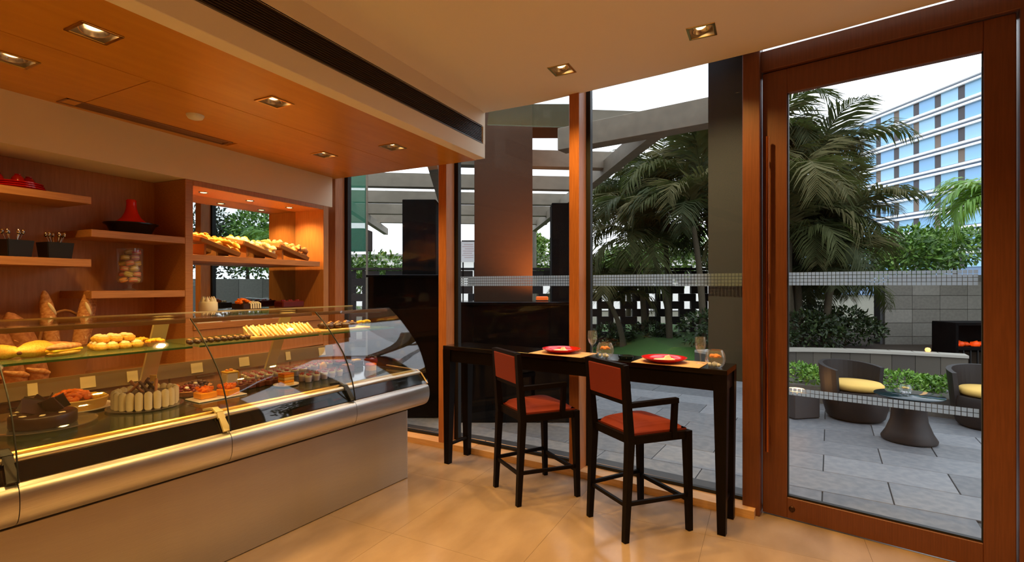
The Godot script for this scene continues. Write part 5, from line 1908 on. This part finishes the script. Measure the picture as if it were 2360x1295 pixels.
func deck_food() -> void:
	var y := DECK
	var mb: MB
	# chocolate fan cake on a glass plate
	mb = plate_disc(0.215, 0.016)
	solo("glass_plate", mb, M.clear, "wide clear glass plate under the chocolate fan cake", "plate", at_case(-2.16, -0.44, y), "clear glass plates in the case")
	var ck := thing("chocolate_cake", "round chocolate cake crowned with upright chocolate fans", "cake", at_case(-2.16, -0.44, y + 0.009))
	mb = MB.new()
	mb.lathe([[0.0, 0.0], [0.15, 0.0], [0.153, 0.006], [0.153, 0.062], [0.146, 0.07], [0.0, 0.072]], 44)
	part("cake", mb, M.choc, ck)
	for k in 7:
		mb = MB.new()
		mb.box(Vector3(0.05, 0.045, 0), Vector3(0.12, 0.09, 0.007), 0.002, Basis(Vector3.BACK, 0.35) * Basis(Vector3.RIGHT, 0.5))
		var fan := part("chocolate_fan", mb, M.choc if k % 2 else M.cocoa, ck)
		fan.transform = Transform3D(Basis(Vector3.UP, k * 0.75 + 0.4), Vector3(0.0, 0.066, 0.0))
	for k in 5:
		mb = MB.new()
		mb.box(Vector3(0.13 * cos(k * 0.7 - 0.4), 0.076, 0.13 * sin(k * 0.7 - 0.4)), Vector3(0.022, 0.006, 0.03), 0.002, Basis(Vector3.UP, k))
		part("biscuit", mb, M.finger, ck)
	ck.transform = ck.transform.scaled_local(Vector3.ONE * 0.86)
	# large fruit tart behind it
	solo("cake_plate", plate_disc(0.17), M.porcelain, "white porcelain plate under the large fruit tart", "plate", at_case(-1.93, -0.74, y), "porcelain plates in the case")
	var ft := thing("fruit_tart", "large tart heaped with orange fruit behind the chocolate cake", "tart", at_case(-1.93, -0.74, y + 0.006))
	mb = MB.new()
	mb.lathe([[0.0, 0.0], [0.125, 0.0], [0.14, 0.055], [0.132, 0.06], [0.128, 0.05], [0.0, 0.048]], 40)
	part("shell", mb, M.sponge, ft)
	mb = MB.new()
	crumble(mb, 70, Vector3(0.0, 0.05, 0.03), 0.095, 0.018, 0.045, 21)
	part("fruit", mb, M.orange_glaze, ft)
	mb = MB.new()
	crumble(mb, 24, Vector3(0.02, 0.05, -0.07), 0.05, 0.016, 0.014, 22)
	part("mango", mb, M.lemon, ft)
	# lady finger cake
	solo("cake_plate", plate_disc(0.19), M.clear, "clear glass plate under the lady finger cake", "plate", at_case(-1.70, -0.46, y), "clear glass plates in the case")
	var lc := thing("ladyfinger_cake", "round cake ringed with upright pale lady fingers and chocolate cigars", "cake", at_case(-1.70, -0.46, y + 0.006))
	mb = MB.new()
	mb.lathe([[0.0, 0.0], [0.135, 0.0], [0.137, 0.07], [0.13, 0.078], [0.0, 0.08]], 36)
	part("cake", mb, M.choc, lc)
	mb = MB.new()
	mb.tube([Vector3(0, 0.0, 0), Vector3(0, 0.008, 0), Vector3(0, 0.085, 0), Vector3(0, 0.096, 0), Vector3(0, 0.102, 0)], [0.014, 0.019, 0.0195, 0.015, 0.004], 12)
	var fm := mb.mesh()
	for k in 21:
		var f := part("lady_finger", fm, M.finger, lc)
		var a := TAU * k / 21.0
		f.transform = Transform3D(Basis(Vector3.UP, -a + PI / 2), Vector3(cos(a) * 0.145, 0.004, sin(a) * 0.145))
	mb = MB.new()
	mb.tube([Vector3(-0.05, 0, 0), Vector3(0.05, 0.02, 0)], 0.008, 10)
	var cm := mb.mesh()
	for k in 7:
		var f := part("chocolate_cigar", cm, M.crust_dark if k % 2 else M.cocoa, lc)
		f.transform = Transform3D(Basis(Vector3.UP, k * 0.9) * Basis(Vector3.BACK, 0.5 + 0.1 * (k % 3)), Vector3(0.05 * cos(k * 1.7), 0.105, 0.05 * sin(k * 1.7)))
	mb = MB.new()
	mb.box(Vector3(-0.1, 0.11, -0.08), Vector3(0.045, 0.1, 0.006), 0.002, Basis(Vector3.UP, 0.5))
	part("wafer", mb, M.sponge, lc)
	# tarts
	for q in [[-1.47, -0.72, M.orange_glaze, "tart with orange jelly cubes behind the lady finger cake"], [-1.40, -0.60, M.berry, "tart with dark red berries beside the lady finger cake"], [-1.29, -0.72, M.cocoa, "flat brown tart behind the berry tart"]]:
		var t := thing("tart", q[3], "tart", at_case(q[0], q[1], y), "tarts on the deck")
		mb = MB.new()
		mb.lathe([[0.0, 0.0], [0.075, 0.0], [0.09, 0.03], [0.085, 0.032], [0.0, 0.026]], 30)
		part("shell", mb, M.crust, t)
		mb = MB.new()
		crumble(mb, 40, Vector3(0, 0.028, 0), 0.078, 0.014, 0.024, 41)
		part("fruit", mb, q[2], t)
		mb = MB.new()
		mb.ball(Vector3(0.04, 0.05, 0.03), Vector3(0.014, 0.012, 0.014), 9, 7)
		part("cream_dot", mb, M.white_cream, t)
	# mango squares on a tray
	mb = MB.new()
	mb.box(Vector3(0, 0.004, 0), Vector3(0.17, 0.008, 0.30), 0.003)
	solo("pastry_tray", mb, M.porcelain, "white rectangular tray under the two mango cakes", "tray", at_case(-1.345, -0.36, y))
	var mg := thing("mango_cake", "square cake heaped with orange mango cubes on the white tray", "cake", at_case(-1.41, -0.37, y + 0.008), "mango cakes on the white tray")
	mb = MB.new()
	mb.box(Vector3(0, 0.02, 0), Vector3(0.1, 0.04, 0.1), 0.006)
	part("cake", mb, M.mango, mg)
	mb = MB.new()
	for k in 22:
		mb.box(Vector3(rng.randf_range(-0.038, 0.038), 0.046 + rng.randf_range(0.0, 0.016), rng.randf_range(-0.038, 0.038)), Vector3.ONE * 0.021, 0.003, Basis(Vector3(1, 1, 0.3).normalized(), k * 0.7))
	part("mango_cubes", mb, M.orange_glaze, mg)
	copy(mg, at_case(-1.28, -0.35, y + 0.008, 0.3))
	# upright yellow slice
	var ys := thing("lemon_slice", "upright slice of bright yellow lemon cake", "cake slice", at_case(-1.10, -0.66, y))
	mb = MB.new()
	mb.box(Vector3(0, 0.05, 0), Vector3(0.08, 0.09, 0.08), 0.006)
	part("sponge", mb, M.cream, ys)
	mb = MB.new()
	mb.box(Vector3(0, 0.1, 0), Vector3(0.084, 0.014, 0.084), 0.005)
	mb.box(Vector3(0, 0.055, -0.042), Vector3(0.084, 0.09, 0.006), 0.002)
	part("icing", mb, M.lemon, ys)
	mb = MB.new()
	crumble(mb, 8, Vector3(0, 0.105, 0), 0.03, 0.01, 0.008, 52)
	part("topping", mb, M.mango, ys)
	# brownies
	var br := thing("brownie", "dark brown cake square in the row on the deck", "brownie", at_case(-1.24, -0.49, y), "brownies in rows on the deck")
	mb = MB.new()
	mb.box(Vector3(0, 0.018, 0), Vector3(0.055, 0.036, 0.055), 0.004)
	part("cake", mb, M.brownie, br)
	mb = MB.new()
	mb.ball(Vector3(0, 0.04, 0), Vector3(0.015, 0.009, 0.015), 9, 6, 0.3, 2)
	part("topping", mb, M.berry, br)
	for k in range(1, 12):
		copy(br, at_case(-1.2 + (k % 6) * 0.066, -0.46 - 0.075 * (k / 6), y, k * 0.13))
	# orange layer cake
	solo("cake_plate", plate_disc(0.085), M.porcelain, "small white plate under the orange layer cake", "plate", at_case(-0.88, -0.33, y), "porcelain plates in the case")
	var ol := thing("layer_cake", "small square orange layer cake near the front of the deck", "cake", at_case(-0.88, -0.33, y + 0.005))
	for k in 4:
		mb = MB.new()
		mb.box(Vector3(0, 0.009 + k * 0.019, 0), Vector3(0.078, 0.0175, 0.078), 0.003)
		part("layer", mb, M.mango if k % 2 else M.sponge, ol)
	mb = MB.new()
	mb.box(Vector3(0, 0.08, 0), Vector3(0.08, 0.008, 0.08), 0.003)
	part("glaze", mb, M.orange_glaze, ol)
	# rows of dessert cups
	var v0 := verrine(at_case(-0.98, -0.60, y), "clear dessert cup of mousse in the rows on the deck")
	for j in 3:
		for k in 11:
			if j + k > 0 and not (j == 0 and k > 6):
				copy(v0, at_case(-0.98 + k * 0.072 + j * 0.02, -0.60 - j * 0.075, y, k * 0.6))
	for k in 10:
		copy(v0, at_case(-0.72 + (k % 5) * 0.07, -0.30 - 0.07 * (k / 5), y, k), "clear dessert cup of mousse near the front bead of the deck")
	# far end of the deck
	var cn := thing("cone_cake", "small yellow dome cake on an orange base", "cake", at_case(-0.40, -0.54, y))
	mb = MB.new()
	mb.lathe([[0.0, 0.0], [0.06, 0.0], [0.062, 0.02], [0.055, 0.026], [0.0, 0.026]], 24)
	part("base", mb, M.orange_glaze, cn)
	mb = MB.new()
	mb.ball(Vector3(-0.01, 0.05, 0), Vector3(0.028, 0.036, 0.028), 12, 9)
	part("dome", mb, M.lemon, cn)
	for q in [[-0.27, -0.42, M.brownie, M.crust, "brown layered cake block beside the dome cake"], [-0.17, -0.62, M.choc, M.red_glaze, "chocolate cake block topped with red jelly"], [-0.05, -0.56, M.choc, M.finger, "chocolate cake block topped with a pale wafer"]]:
		var o := thing("cake_block", q[4], "cake", at_case(q[0], q[1], y), "cake blocks at the far end of the deck")
		mb = MB.new()
		mb.box(Vector3(0, 0.026, 0), Vector3(0.075, 0.052, 0.1), 0.004)
		part("cake", mb, q[2], o)
		mb = MB.new()
		mb.box(Vector3(0, 0.058, 0), Vector3(0.05, 0.014, 0.07), 0.004)
		part("topping", mb, q[3], o)
	var cr := thing("caramel_cake", "small round caramel cake with pale sides at the far end", "cake", at_case(-0.10, -0.32, y))
	mb = MB.new()
	mb.lathe([[0.0, 0.0], [0.044, 0.0], [0.045, 0.04], [0.0, 0.041]], 26)
	part("cake", mb, M.sponge, cr)
	mb = MB.new()
	mb.lathe([[0.0, 0.041], [0.046, 0.041], [0.046, 0.052], [0.04, 0.057], [0.0, 0.058]], 26)
	part("caramel", mb, M.orange_glaze, cr)
	var wb := thing("wrapped_cake", "dark red wrapped cake at the very end of the deck", "cake", at_case(-0.01, -0.42, y))
	mb = MB.new()
	mb.lathe([[0.0, 0.0], [0.05, 0.0], [0.06, 0.06], [0.055, 0.08], [0.0, 0.09]], 22)
	part("cake", mb, M.berry, wb)
	mb = MB.new()
	crumble(mb, 12, Vector3(0, 0.08, 0), 0.045, 0.012, 0.012, 61)
	part("topping", mb, M.choc, wb)


func wall_ware() -> void:
	var mb: MB
	# red plates and cups on the top shelf
	for k in 3:
		mb = plate_disc(0.15 - 0.006 * k, 0.022)
		solo("red_dish", mb, M.red_enamel, "broad red dish in the stack on the top shelf", "dish", at_wall(0.14, 2.2075 + k * 0.014, -0.19), "stacked red dishes")
	var cup := thing("red_cup", "small red cup upturned on the stacked red dishes", "cup", at_wall(0.06, 2.255, -0.2), "small red cups on the stacked dishes")
	mb = MB.new()
	mb.lathe([[0.032, 0.0], [0.034, 0.0], [0.03, 0.03], [0.02, 0.045], [0.012, 0.05], [0.0, 0.05]], 20)
	part("bowl", mb, M.red_enamel, cup)
	mb = MB.new()
	mb.lathe([[0.0, 0.05], [0.016, 0.05], [0.016, 0.056], [0.0, 0.057]], 16)
	part("foot", mb, M.red_enamel, cup)
	copy(cup, at_wall(0.14, 2.255, -0.15))
	copy(cup, at_wall(0.215, 2.255, -0.2))
	# black baskets with silver spoons
	var bk := thing("black_basket", "small square black basket of silver spoons beside the cabinet edge", "basket", at_wall(0.333, 1.7795, -0.15), "black baskets on the middle shelf")
	mb = MB.new()
	for q in [[-0.068, 0.0, 0.012, 0.14], [0.068, 0.0, 0.012, 0.14], [0.0, -0.068, 0.14, 0.012], [0.0, 0.068, 0.14, 0.012]]:
		mb.hexa([Vector3(q[0] * 0.86 - q[2] * 0.43, 0, q[1] * 0.86 - q[3] * 0.43), Vector3(q[0] * 0.86 + q[2] * 0.43, 0, q[1] * 0.86 - q[3] * 0.43), Vector3(q[0] * 0.86 + q[2] * 0.43, 0, q[1] * 0.86 + q[3] * 0.43), Vector3(q[0] * 0.86 - q[2] * 0.43, 0, q[1] * 0.86 + q[3] * 0.43)],
			[Vector3(q[0] - q[2] * 0.5, 0.108, q[1] - q[3] * 0.5), Vector3(q[0] + q[2] * 0.5, 0.108, q[1] - q[3] * 0.5), Vector3(q[0] + q[2] * 0.5, 0.108, q[1] + q[3] * 0.5), Vector3(q[0] - q[2] * 0.5, 0.108, q[1] + q[3] * 0.5)])
	mb.box(Vector3(0, 0.006, 0), Vector3(0.12, 0.012, 0.12))
	part("basket", mb, M.black, bk)
	for k in 6:
		mb = MB.new()
		var a := k * 1.1
		mb.tube([Vector3(0.02 * cos(a), 0.02, 0.02 * sin(a)), Vector3(0.035 * cos(a), 0.12, 0.035 * sin(a)), Vector3(0.045 * cos(a), 0.15, 0.045 * sin(a))], [0.003, 0.003, 0.004], 6)
		mb.ball(Vector3(0.048 * cos(a), 0.163, 0.048 * sin(a)), Vector3(0.011, 0.018, 0.011), 9, 6)
		part("spoon", mb, M.chrome, bk)
	copy(bk, at_wall(0.115, 1.7795, -0.15, 0.2), "small square black basket of silver spoons next to the other basket")
	# tagine
	var tg := thing("tagine", "red conical tagine lid on a wide black dish", "tagine", at_wall(0.82, 1.9875, -0.19))
	mb = MB.new()
	mb.lathe([[0.0, 0.0], [0.115, 0.0], [0.125, 0.01], [0.15, 0.065], [0.172, 0.078], [0.172, 0.086], [0.15, 0.086], [0.135, 0.07], [0.0, 0.06]], 40)
	part("dish", mb, mat(Color8(22, 18, 17), 0.3), tg)
	mb = MB.new()
	mb.lathe([[0.118, 0.082], [0.118, 0.09], [0.09, 0.103], [0.062, 0.13], [0.044, 0.165], [0.034, 0.205], [0.031, 0.24], [0.033, 0.262], [0.026, 0.27], [0.0, 0.268]], 40)
	part("lid", mb, mat(Color8(226, 34, 10), 0.25), tg)
	# jar of macarons
	var jr := thing("glass_jar", "footed clear glass jar filled with macarons on the lower shelf", "jar", at_wall(0.81, 1.5625, -0.19))
	mb = MB.new()
	mb.lathe([[0.0, 0.0], [0.055, 0.0], [0.055, 0.005], [0.018, 0.016], [0.012, 0.035], [0.02, 0.05], [0.075, 0.06], [0.083, 0.075], [0.083, 0.32], [0.081, 0.32], [0.0805, 0.077], [0.072, 0.064], [0.0, 0.058]], 36)
	part("jar", mb, M.clear, jr)
	var cols := [Color8(236, 150, 130), Color8(240, 200, 70), Color8(222, 90, 90), Color8(206, 190, 110), Color8(200, 150, 190), Color8(240, 170, 90)]
	var first: Node3D = null
	var mm := []
	for c in cols:
		mm.append(mat(c, 0.6))
	for k in 22:
		var lay := k / 4
		var a := (k % 4) * PI / 2 + lay * 0.7
		var xf := at_wall(0.81, 1.5625 + 0.082 + lay * 0.042, -0.19) * Transform3D(Basis(Vector3.UP, a) * Basis(Vector3.BACK, rng.randf_range(-0.5, 0.5)), Vector3(cos(a), 0, sin(a)) * 0.042)
		if first == null:
			first = thing("macaron", "pastel macaron stacked inside the footed glass jar", "macaron", xf, "macarons in the glass jar")
			mb = MB.new()
			mb.lathe([[0.0, -0.018], [0.022, -0.017], [0.029, -0.009], [0.029, -0.004], [0.0, -0.004]], 18)
			part("lower_shell", mb, mm[0], first)
			mb = MB.new()
			mb.lathe([[0.0, -0.004], [0.026, -0.004], [0.026, 0.004], [0.0, 0.004]], 18)
			part("filling", mb, M.cream, first)
			mb = MB.new()
			mb.lathe([[0.0, 0.004], [0.029, 0.004], [0.029, 0.009], [0.022, 0.017], [0.0, 0.018]], 18)
			part("upper_shell", mb, mm[0], first)
		else:
			var o := copy(first, xf)
			for ch in o.get_children():
				if not str(ch.name).begins_with("filling"):
					ch.set_surface_override_material(0, mm[(k * 5 + lay) % 6])
	# loaves and baguettes on the worktop behind the case
	var bs := thing("bread_basket", "wicker basket holding baguettes on the worktop", "basket", at_wall(0.38, 0.9605, -0.14))
	mb = MB.new()
	mb.lathe([[0.0, 0.0], [0.1, 0.0], [0.14, 0.22], [0.145, 0.24], [0.13, 0.24], [0.095, 0.01], [0.0, 0.01]], 26)
	part("weave", mb, M.basket, bs)
	mb = MB.new()
	var hoop := []
	for k in 15:
		var a := PI * k / 14.0
		hoop.append(Vector3(0.0, 0.23 + sin(a) * 0.24, cos(a) * 0.138))
	mb.tube(hoop, 0.009, 8)
	part("handle", mb, M.basket, bs)
	var bag := thing("baguette", "crusty baguette standing in the wicker basket", "baguette", at_wall(0.42, 0.975, -0.12) * Transform3D(Basis(Vector3.BACK, -0.06) * Basis(Vector3.RIGHT, -0.12), Vector3.ZERO), "baguettes in the basket")
	mb = MB.new()
	mb.tube([Vector3(0, 0, 0), Vector3(0, 0.05, 0), Vector3(0.005, 0.2, 0), Vector3(0.004, 0.36, 0), Vector3(0, 0.5, 0), Vector3(-0.004, 0.57, 0), Vector3(-0.004, 0.595, 0)], [0.02, 0.034, 0.043, 0.044, 0.036, 0.02, 0.006], 14)
	part("crust", mb, M.crust, bag)
	mb = MB.new()
	for k in 5:
		mb.xf = Transform3D(Basis(Vector3.RIGHT, 0.45), Vector3(0.034, 0.11 + k * 0.09, 0.0))
		mb.ball(Vector3.ZERO, Vector3(0.014, 0.05, 0.012), 10, 8, 0.1, k)
	part("slash", mb, M.finger, bag)
	copy(bag, at_wall(0.34, 0.975, -0.16) * Transform3D(Basis(Vector3.RIGHT, 0.1) * Basis(Vector3.UP, 0.4), Vector3.ZERO))
	copy(bag, at_wall(0.46, 0.975, -0.2) * Transform3D(Basis(Vector3.RIGHT, -0.2) * Basis(Vector3.UP, -0.5), Vector3.ZERO))
	var lo := thing("country_loaf", "thick slashed country loaf leaning on the worktop beside the basket", "loaf", at_wall(0.20, 0.962, -0.02) * Transform3D(Basis(Vector3.RIGHT, 0.32), Vector3(0, 0.0, 0)), "country loaves on the worktop")
	mb = MB.new()
	mb.tube([Vector3(0, 0.0, 0), Vector3(0, 0.06, 0), Vector3(0.01, 0.2, 0), Vector3(0.012, 0.34, 0), Vector3(0.004, 0.44, 0), Vector3(0, 0.485, 0), Vector3(0, 0.5, 0)], [0.035, 0.062, 0.072, 0.07, 0.052, 0.026, 0.006], 16)
	part("crust", mb, M.crust_dark, lo)
	mb = MB.new()
	for k in 4:
		mb.xf = Transform3D(Basis(Vector3.RIGHT, 0.9), Vector3(0.056, 0.11 + k * 0.095, 0.0))
		mb.ball(Vector3.ZERO, Vector3(0.022, 0.066, 0.02), 12, 8, 0.1, k)
	part("slash", mb, M.crust, lo)
	copy(lo, at_wall(0.10, 0.962, -0.02) * Transform3D(Basis(Vector3.RIGHT, 0.36), Vector3.ZERO))
	copy(lo, at_wall(-0.02, 0.962, -0.05) * Transform3D(Basis(Vector3.RIGHT, 0.3), Vector3.ZERO))


func alcove_food() -> void:
	var mb: MB
	# three sloping trays of pastries
	var kinds := [[M.orange_glaze, M.golden], [M.golden, M.cream], [M.cream, M.crust]]
	var labs := ["sloping wicker tray of orange pastries at the post end of the alcove shelf", "sloping wicker tray of golden pastries in the middle of the alcove shelf", "sloping wicker tray of pale pastries at the window end of the alcove shelf"]
	var names := ["orange glazed pastry heaped on the first sloping tray", "golden pastry heaped on the middle sloping tray", "pale pastry heaped on the sloping tray by the window end"]
	var cr := MB.new()
	cr.tube([Vector3(-0.052, 0.0, 0.022), Vector3(-0.03, 0.012, 0.0), Vector3(0.0, 0.018, -0.008), Vector3(0.03, 0.012, 0.0), Vector3(0.052, 0.0, 0.022)], [0.006, 0.02, 0.027, 0.02, 0.006], 10)
	var crm := cr.mesh()
	var top := MB.new()
	top.ball(Vector3(0, 0.04, -0.008), Vector3(0.02, 0.008, 0.016), 9, 6, 0.3, 7)
	var topm := top.mesh()
	for t in 3:
		var s0: float = [1.46, 1.86, 2.26][t]
		var base := at_wall(s0, 1.888, -0.2) * Transform3D(Basis(Vector3.RIGHT, -0.30) * Basis(Vector3.BACK, -0.16), Vector3(0, 0.065, 0))
		var tray := thing("pastry_basket", labs[t], "tray", base, "sloping trays in the alcove")
		mb = MB.new()
		mb.box(Vector3(0, -0.01, 0), Vector3(0.3, 0.012, 0.38), 0.003)
		part("bottom", mb, M.basket, tray)
		for q in [[0.0, 0.19, 0.3, 0.012], [0.0, -0.19, 0.3, 0.012], [0.15, 0.0, 0.012, 0.38], [-0.15, 0.0, 0.012, 0.38]]:
			mb = MB.new()
			mb.box(Vector3(q[0], 0.004, q[1]), Vector3(q[2], 0.04, q[3]), 0.004)
			part("rim", mb, M.basket, tray)
		var leg := MB.new()
		leg.box(Vector3.ZERO, Vector3(0.24, 0.1, 0.02), 0.003)
		var lg := part("prop", leg, M.basket, tray)
		lg.transform = base.affine_inverse() * at_wall(s0 - 0.13, 1.907, -0.2)
		var first: Node3D = null
		for k in 22:
			var lay := 0 if k < 15 else 1
			var i := k if lay == 0 else k - 15
			var p := Vector3(-0.1 + 0.1 * (i % 3) + 0.02 * lay, 0.016 + 0.04 * lay, -0.155 + 0.077 * (i / 3) + 0.03 * lay)
			var xf := base * Transform3D(Basis(Vector3.UP, rng.randf_range(0.0, TAU)) * Basis(Vector3.RIGHT, rng.randf_range(-0.3, 0.3)), p)
			if first == null:
				first = thing("danish_pastry", names[t], "pastry", xf, "pastries on sloping tray %s" % ["one", "two", "three"][t])
				part("dough", crm, kinds[t][1] if t else M.golden, first)
				part("glaze", topm, kinds[t][0], first)
			else:
				first.set_meta("base_name", "danish_pastry")
				copy(first, xf)
	# cakes on the alcove floor
	var lo := 1.2855
	var wc := thing("white_cake", "tall white cream cake with peaked top on a glass stand", "cake", at_wall(1.44, lo + 0.092, -0.2))
	mb = MB.new()
	mb.lathe([[0.0, 0.0], [0.07, 0.0], [0.074, 0.01], [0.072, 0.075], [0.06, 0.085], [0.0, 0.085]], 28)
	part("cake", mb, M.white_cream, wc)
	for k in 8:
		mb = MB.new()
		var a := TAU * k / 8.0
		mb.lathe([[0.018, 0.0], [0.02, 0.012], [0.0, 0.05]], 10, Vector3(cos(a) * 0.045, 0.08, sin(a) * 0.045))
		part("cream_peak", mb, M.white_cream, wc)
	mb = MB.new()
	crumble(mb, 6, Vector3(0, 0.085, 0), 0.02, 0.012, 0.012, 71)
	part("berries", mb, M.red_glaze, wc)
	var stand := func(s: float, r: float, lab: String) -> void:
		var o := thing("cake_stand", lab, "cake stand", at_wall(s, lo, -0.2), "glass cake stands in the alcove")
		var m := MB.new()
		m.lathe([[0.0, 0.0], [r * 0.6, 0.0], [r * 0.55, 0.006], [0.016, 0.014], [0.012, 0.06], [0.02, 0.078]], 26)
		part("foot", m, M.clear, o)
		m = MB.new()
		m.lathe([[0.0, 0.078], [r, 0.08], [r, 0.09], [0.0, 0.09]], 32)
		part("top", m, M.clear, o)
	stand.call(1.44, 0.11, "glass cake stand under the white cream cake")
	stand.call(1.82, 0.14, "glass cake stand under the striped chocolate cake")
	stand.call(2.32, 0.15, "glass cake stand under the dark red cake")
	var sc := thing("striped_cake", "chocolate cake draped with white icing and orange fruit", "cake", at_wall(1.82, lo + 0.092, -0.2))
	mb = MB.new()
	mb.box(Vector3(0, 0.028, 0), Vector3(0.16, 0.056, 0.2), 0.006)
	part("cake", mb, M.choc, sc)
	for k in 5:
		mb = MB.new()
		mb.tube([Vector3(0.086, 0.006, -0.08 + k * 0.025), Vector3(0.084, 0.05, -0.08 + k * 0.025), Vector3(0.06, 0.064, -0.07 + k * 0.025), Vector3(-0.04, 0.064, -0.06 + k * 0.022)], 0.008, 8)
		part("icing", mb, M.white_cream, sc)
	mb = MB.new()
	crumble(mb, 34, Vector3(0, 0.058, 0.05), 0.07, 0.018, 0.03, 72)
	part("fruit", mb, M.orange_glaze, sc)
	var rc := thing("red_cake", "long dark red glazed cake at the window end of the alcove", "cake", at_wall(2.32, lo + 0.092, -0.2))
	mb = MB.new()
	mb.box(Vector3(0, 0.032, 0), Vector3(0.13, 0.064, 0.28), 0.01)
	part("cake", mb, mat(Color8(96, 24, 18), 0.3), rc)
	mb = MB.new()
	for k in 6:
		mb.ball(Vector3(0.02 * (k % 2), 0.066, -0.11 + k * 0.044), Vector3(0.016, 0.012, 0.016), 9, 6)
	part("cherries", mb, M.berry, rc)
	# plates of small cakes in front of the stands
	var n := 0
	for q in [[1.32, "plate of red berry cakes at the front of the alcove floor", M.red_glaze], [1.62, "plate of rolled brown cakes at the front of the alcove floor", M.crust], [2.05, "plate of chocolate slabs at the front of the alcove floor", M.choc]]:
		var pl := thing("pastry_plate", q[1], "plate", at_wall(q[0], lo, -0.055), "plates along the alcove floor")
		mb = MB.new()
		mb.box(Vector3(0, 0.004, 0), Vector3(0.1, 0.008, 0.22), 0.002)
		part("plate", mb, M.porcelain, pl)
		for k in 5:
			var pc: Node3D
			mb = MB.new()
			mb.ball(Vector3(0, 0.02, 0), Vector3(0.032, 0.02, 0.019), 12, 8, 0.15, k + n)
			pc = solo("small_cake", mb, q[2], "small cake on the %s" % q[1], "cake", at_wall(q[0] - 0.08 + k * 0.04, lo + 0.008, -0.055), "small cakes on alcove plates")
		n += 7
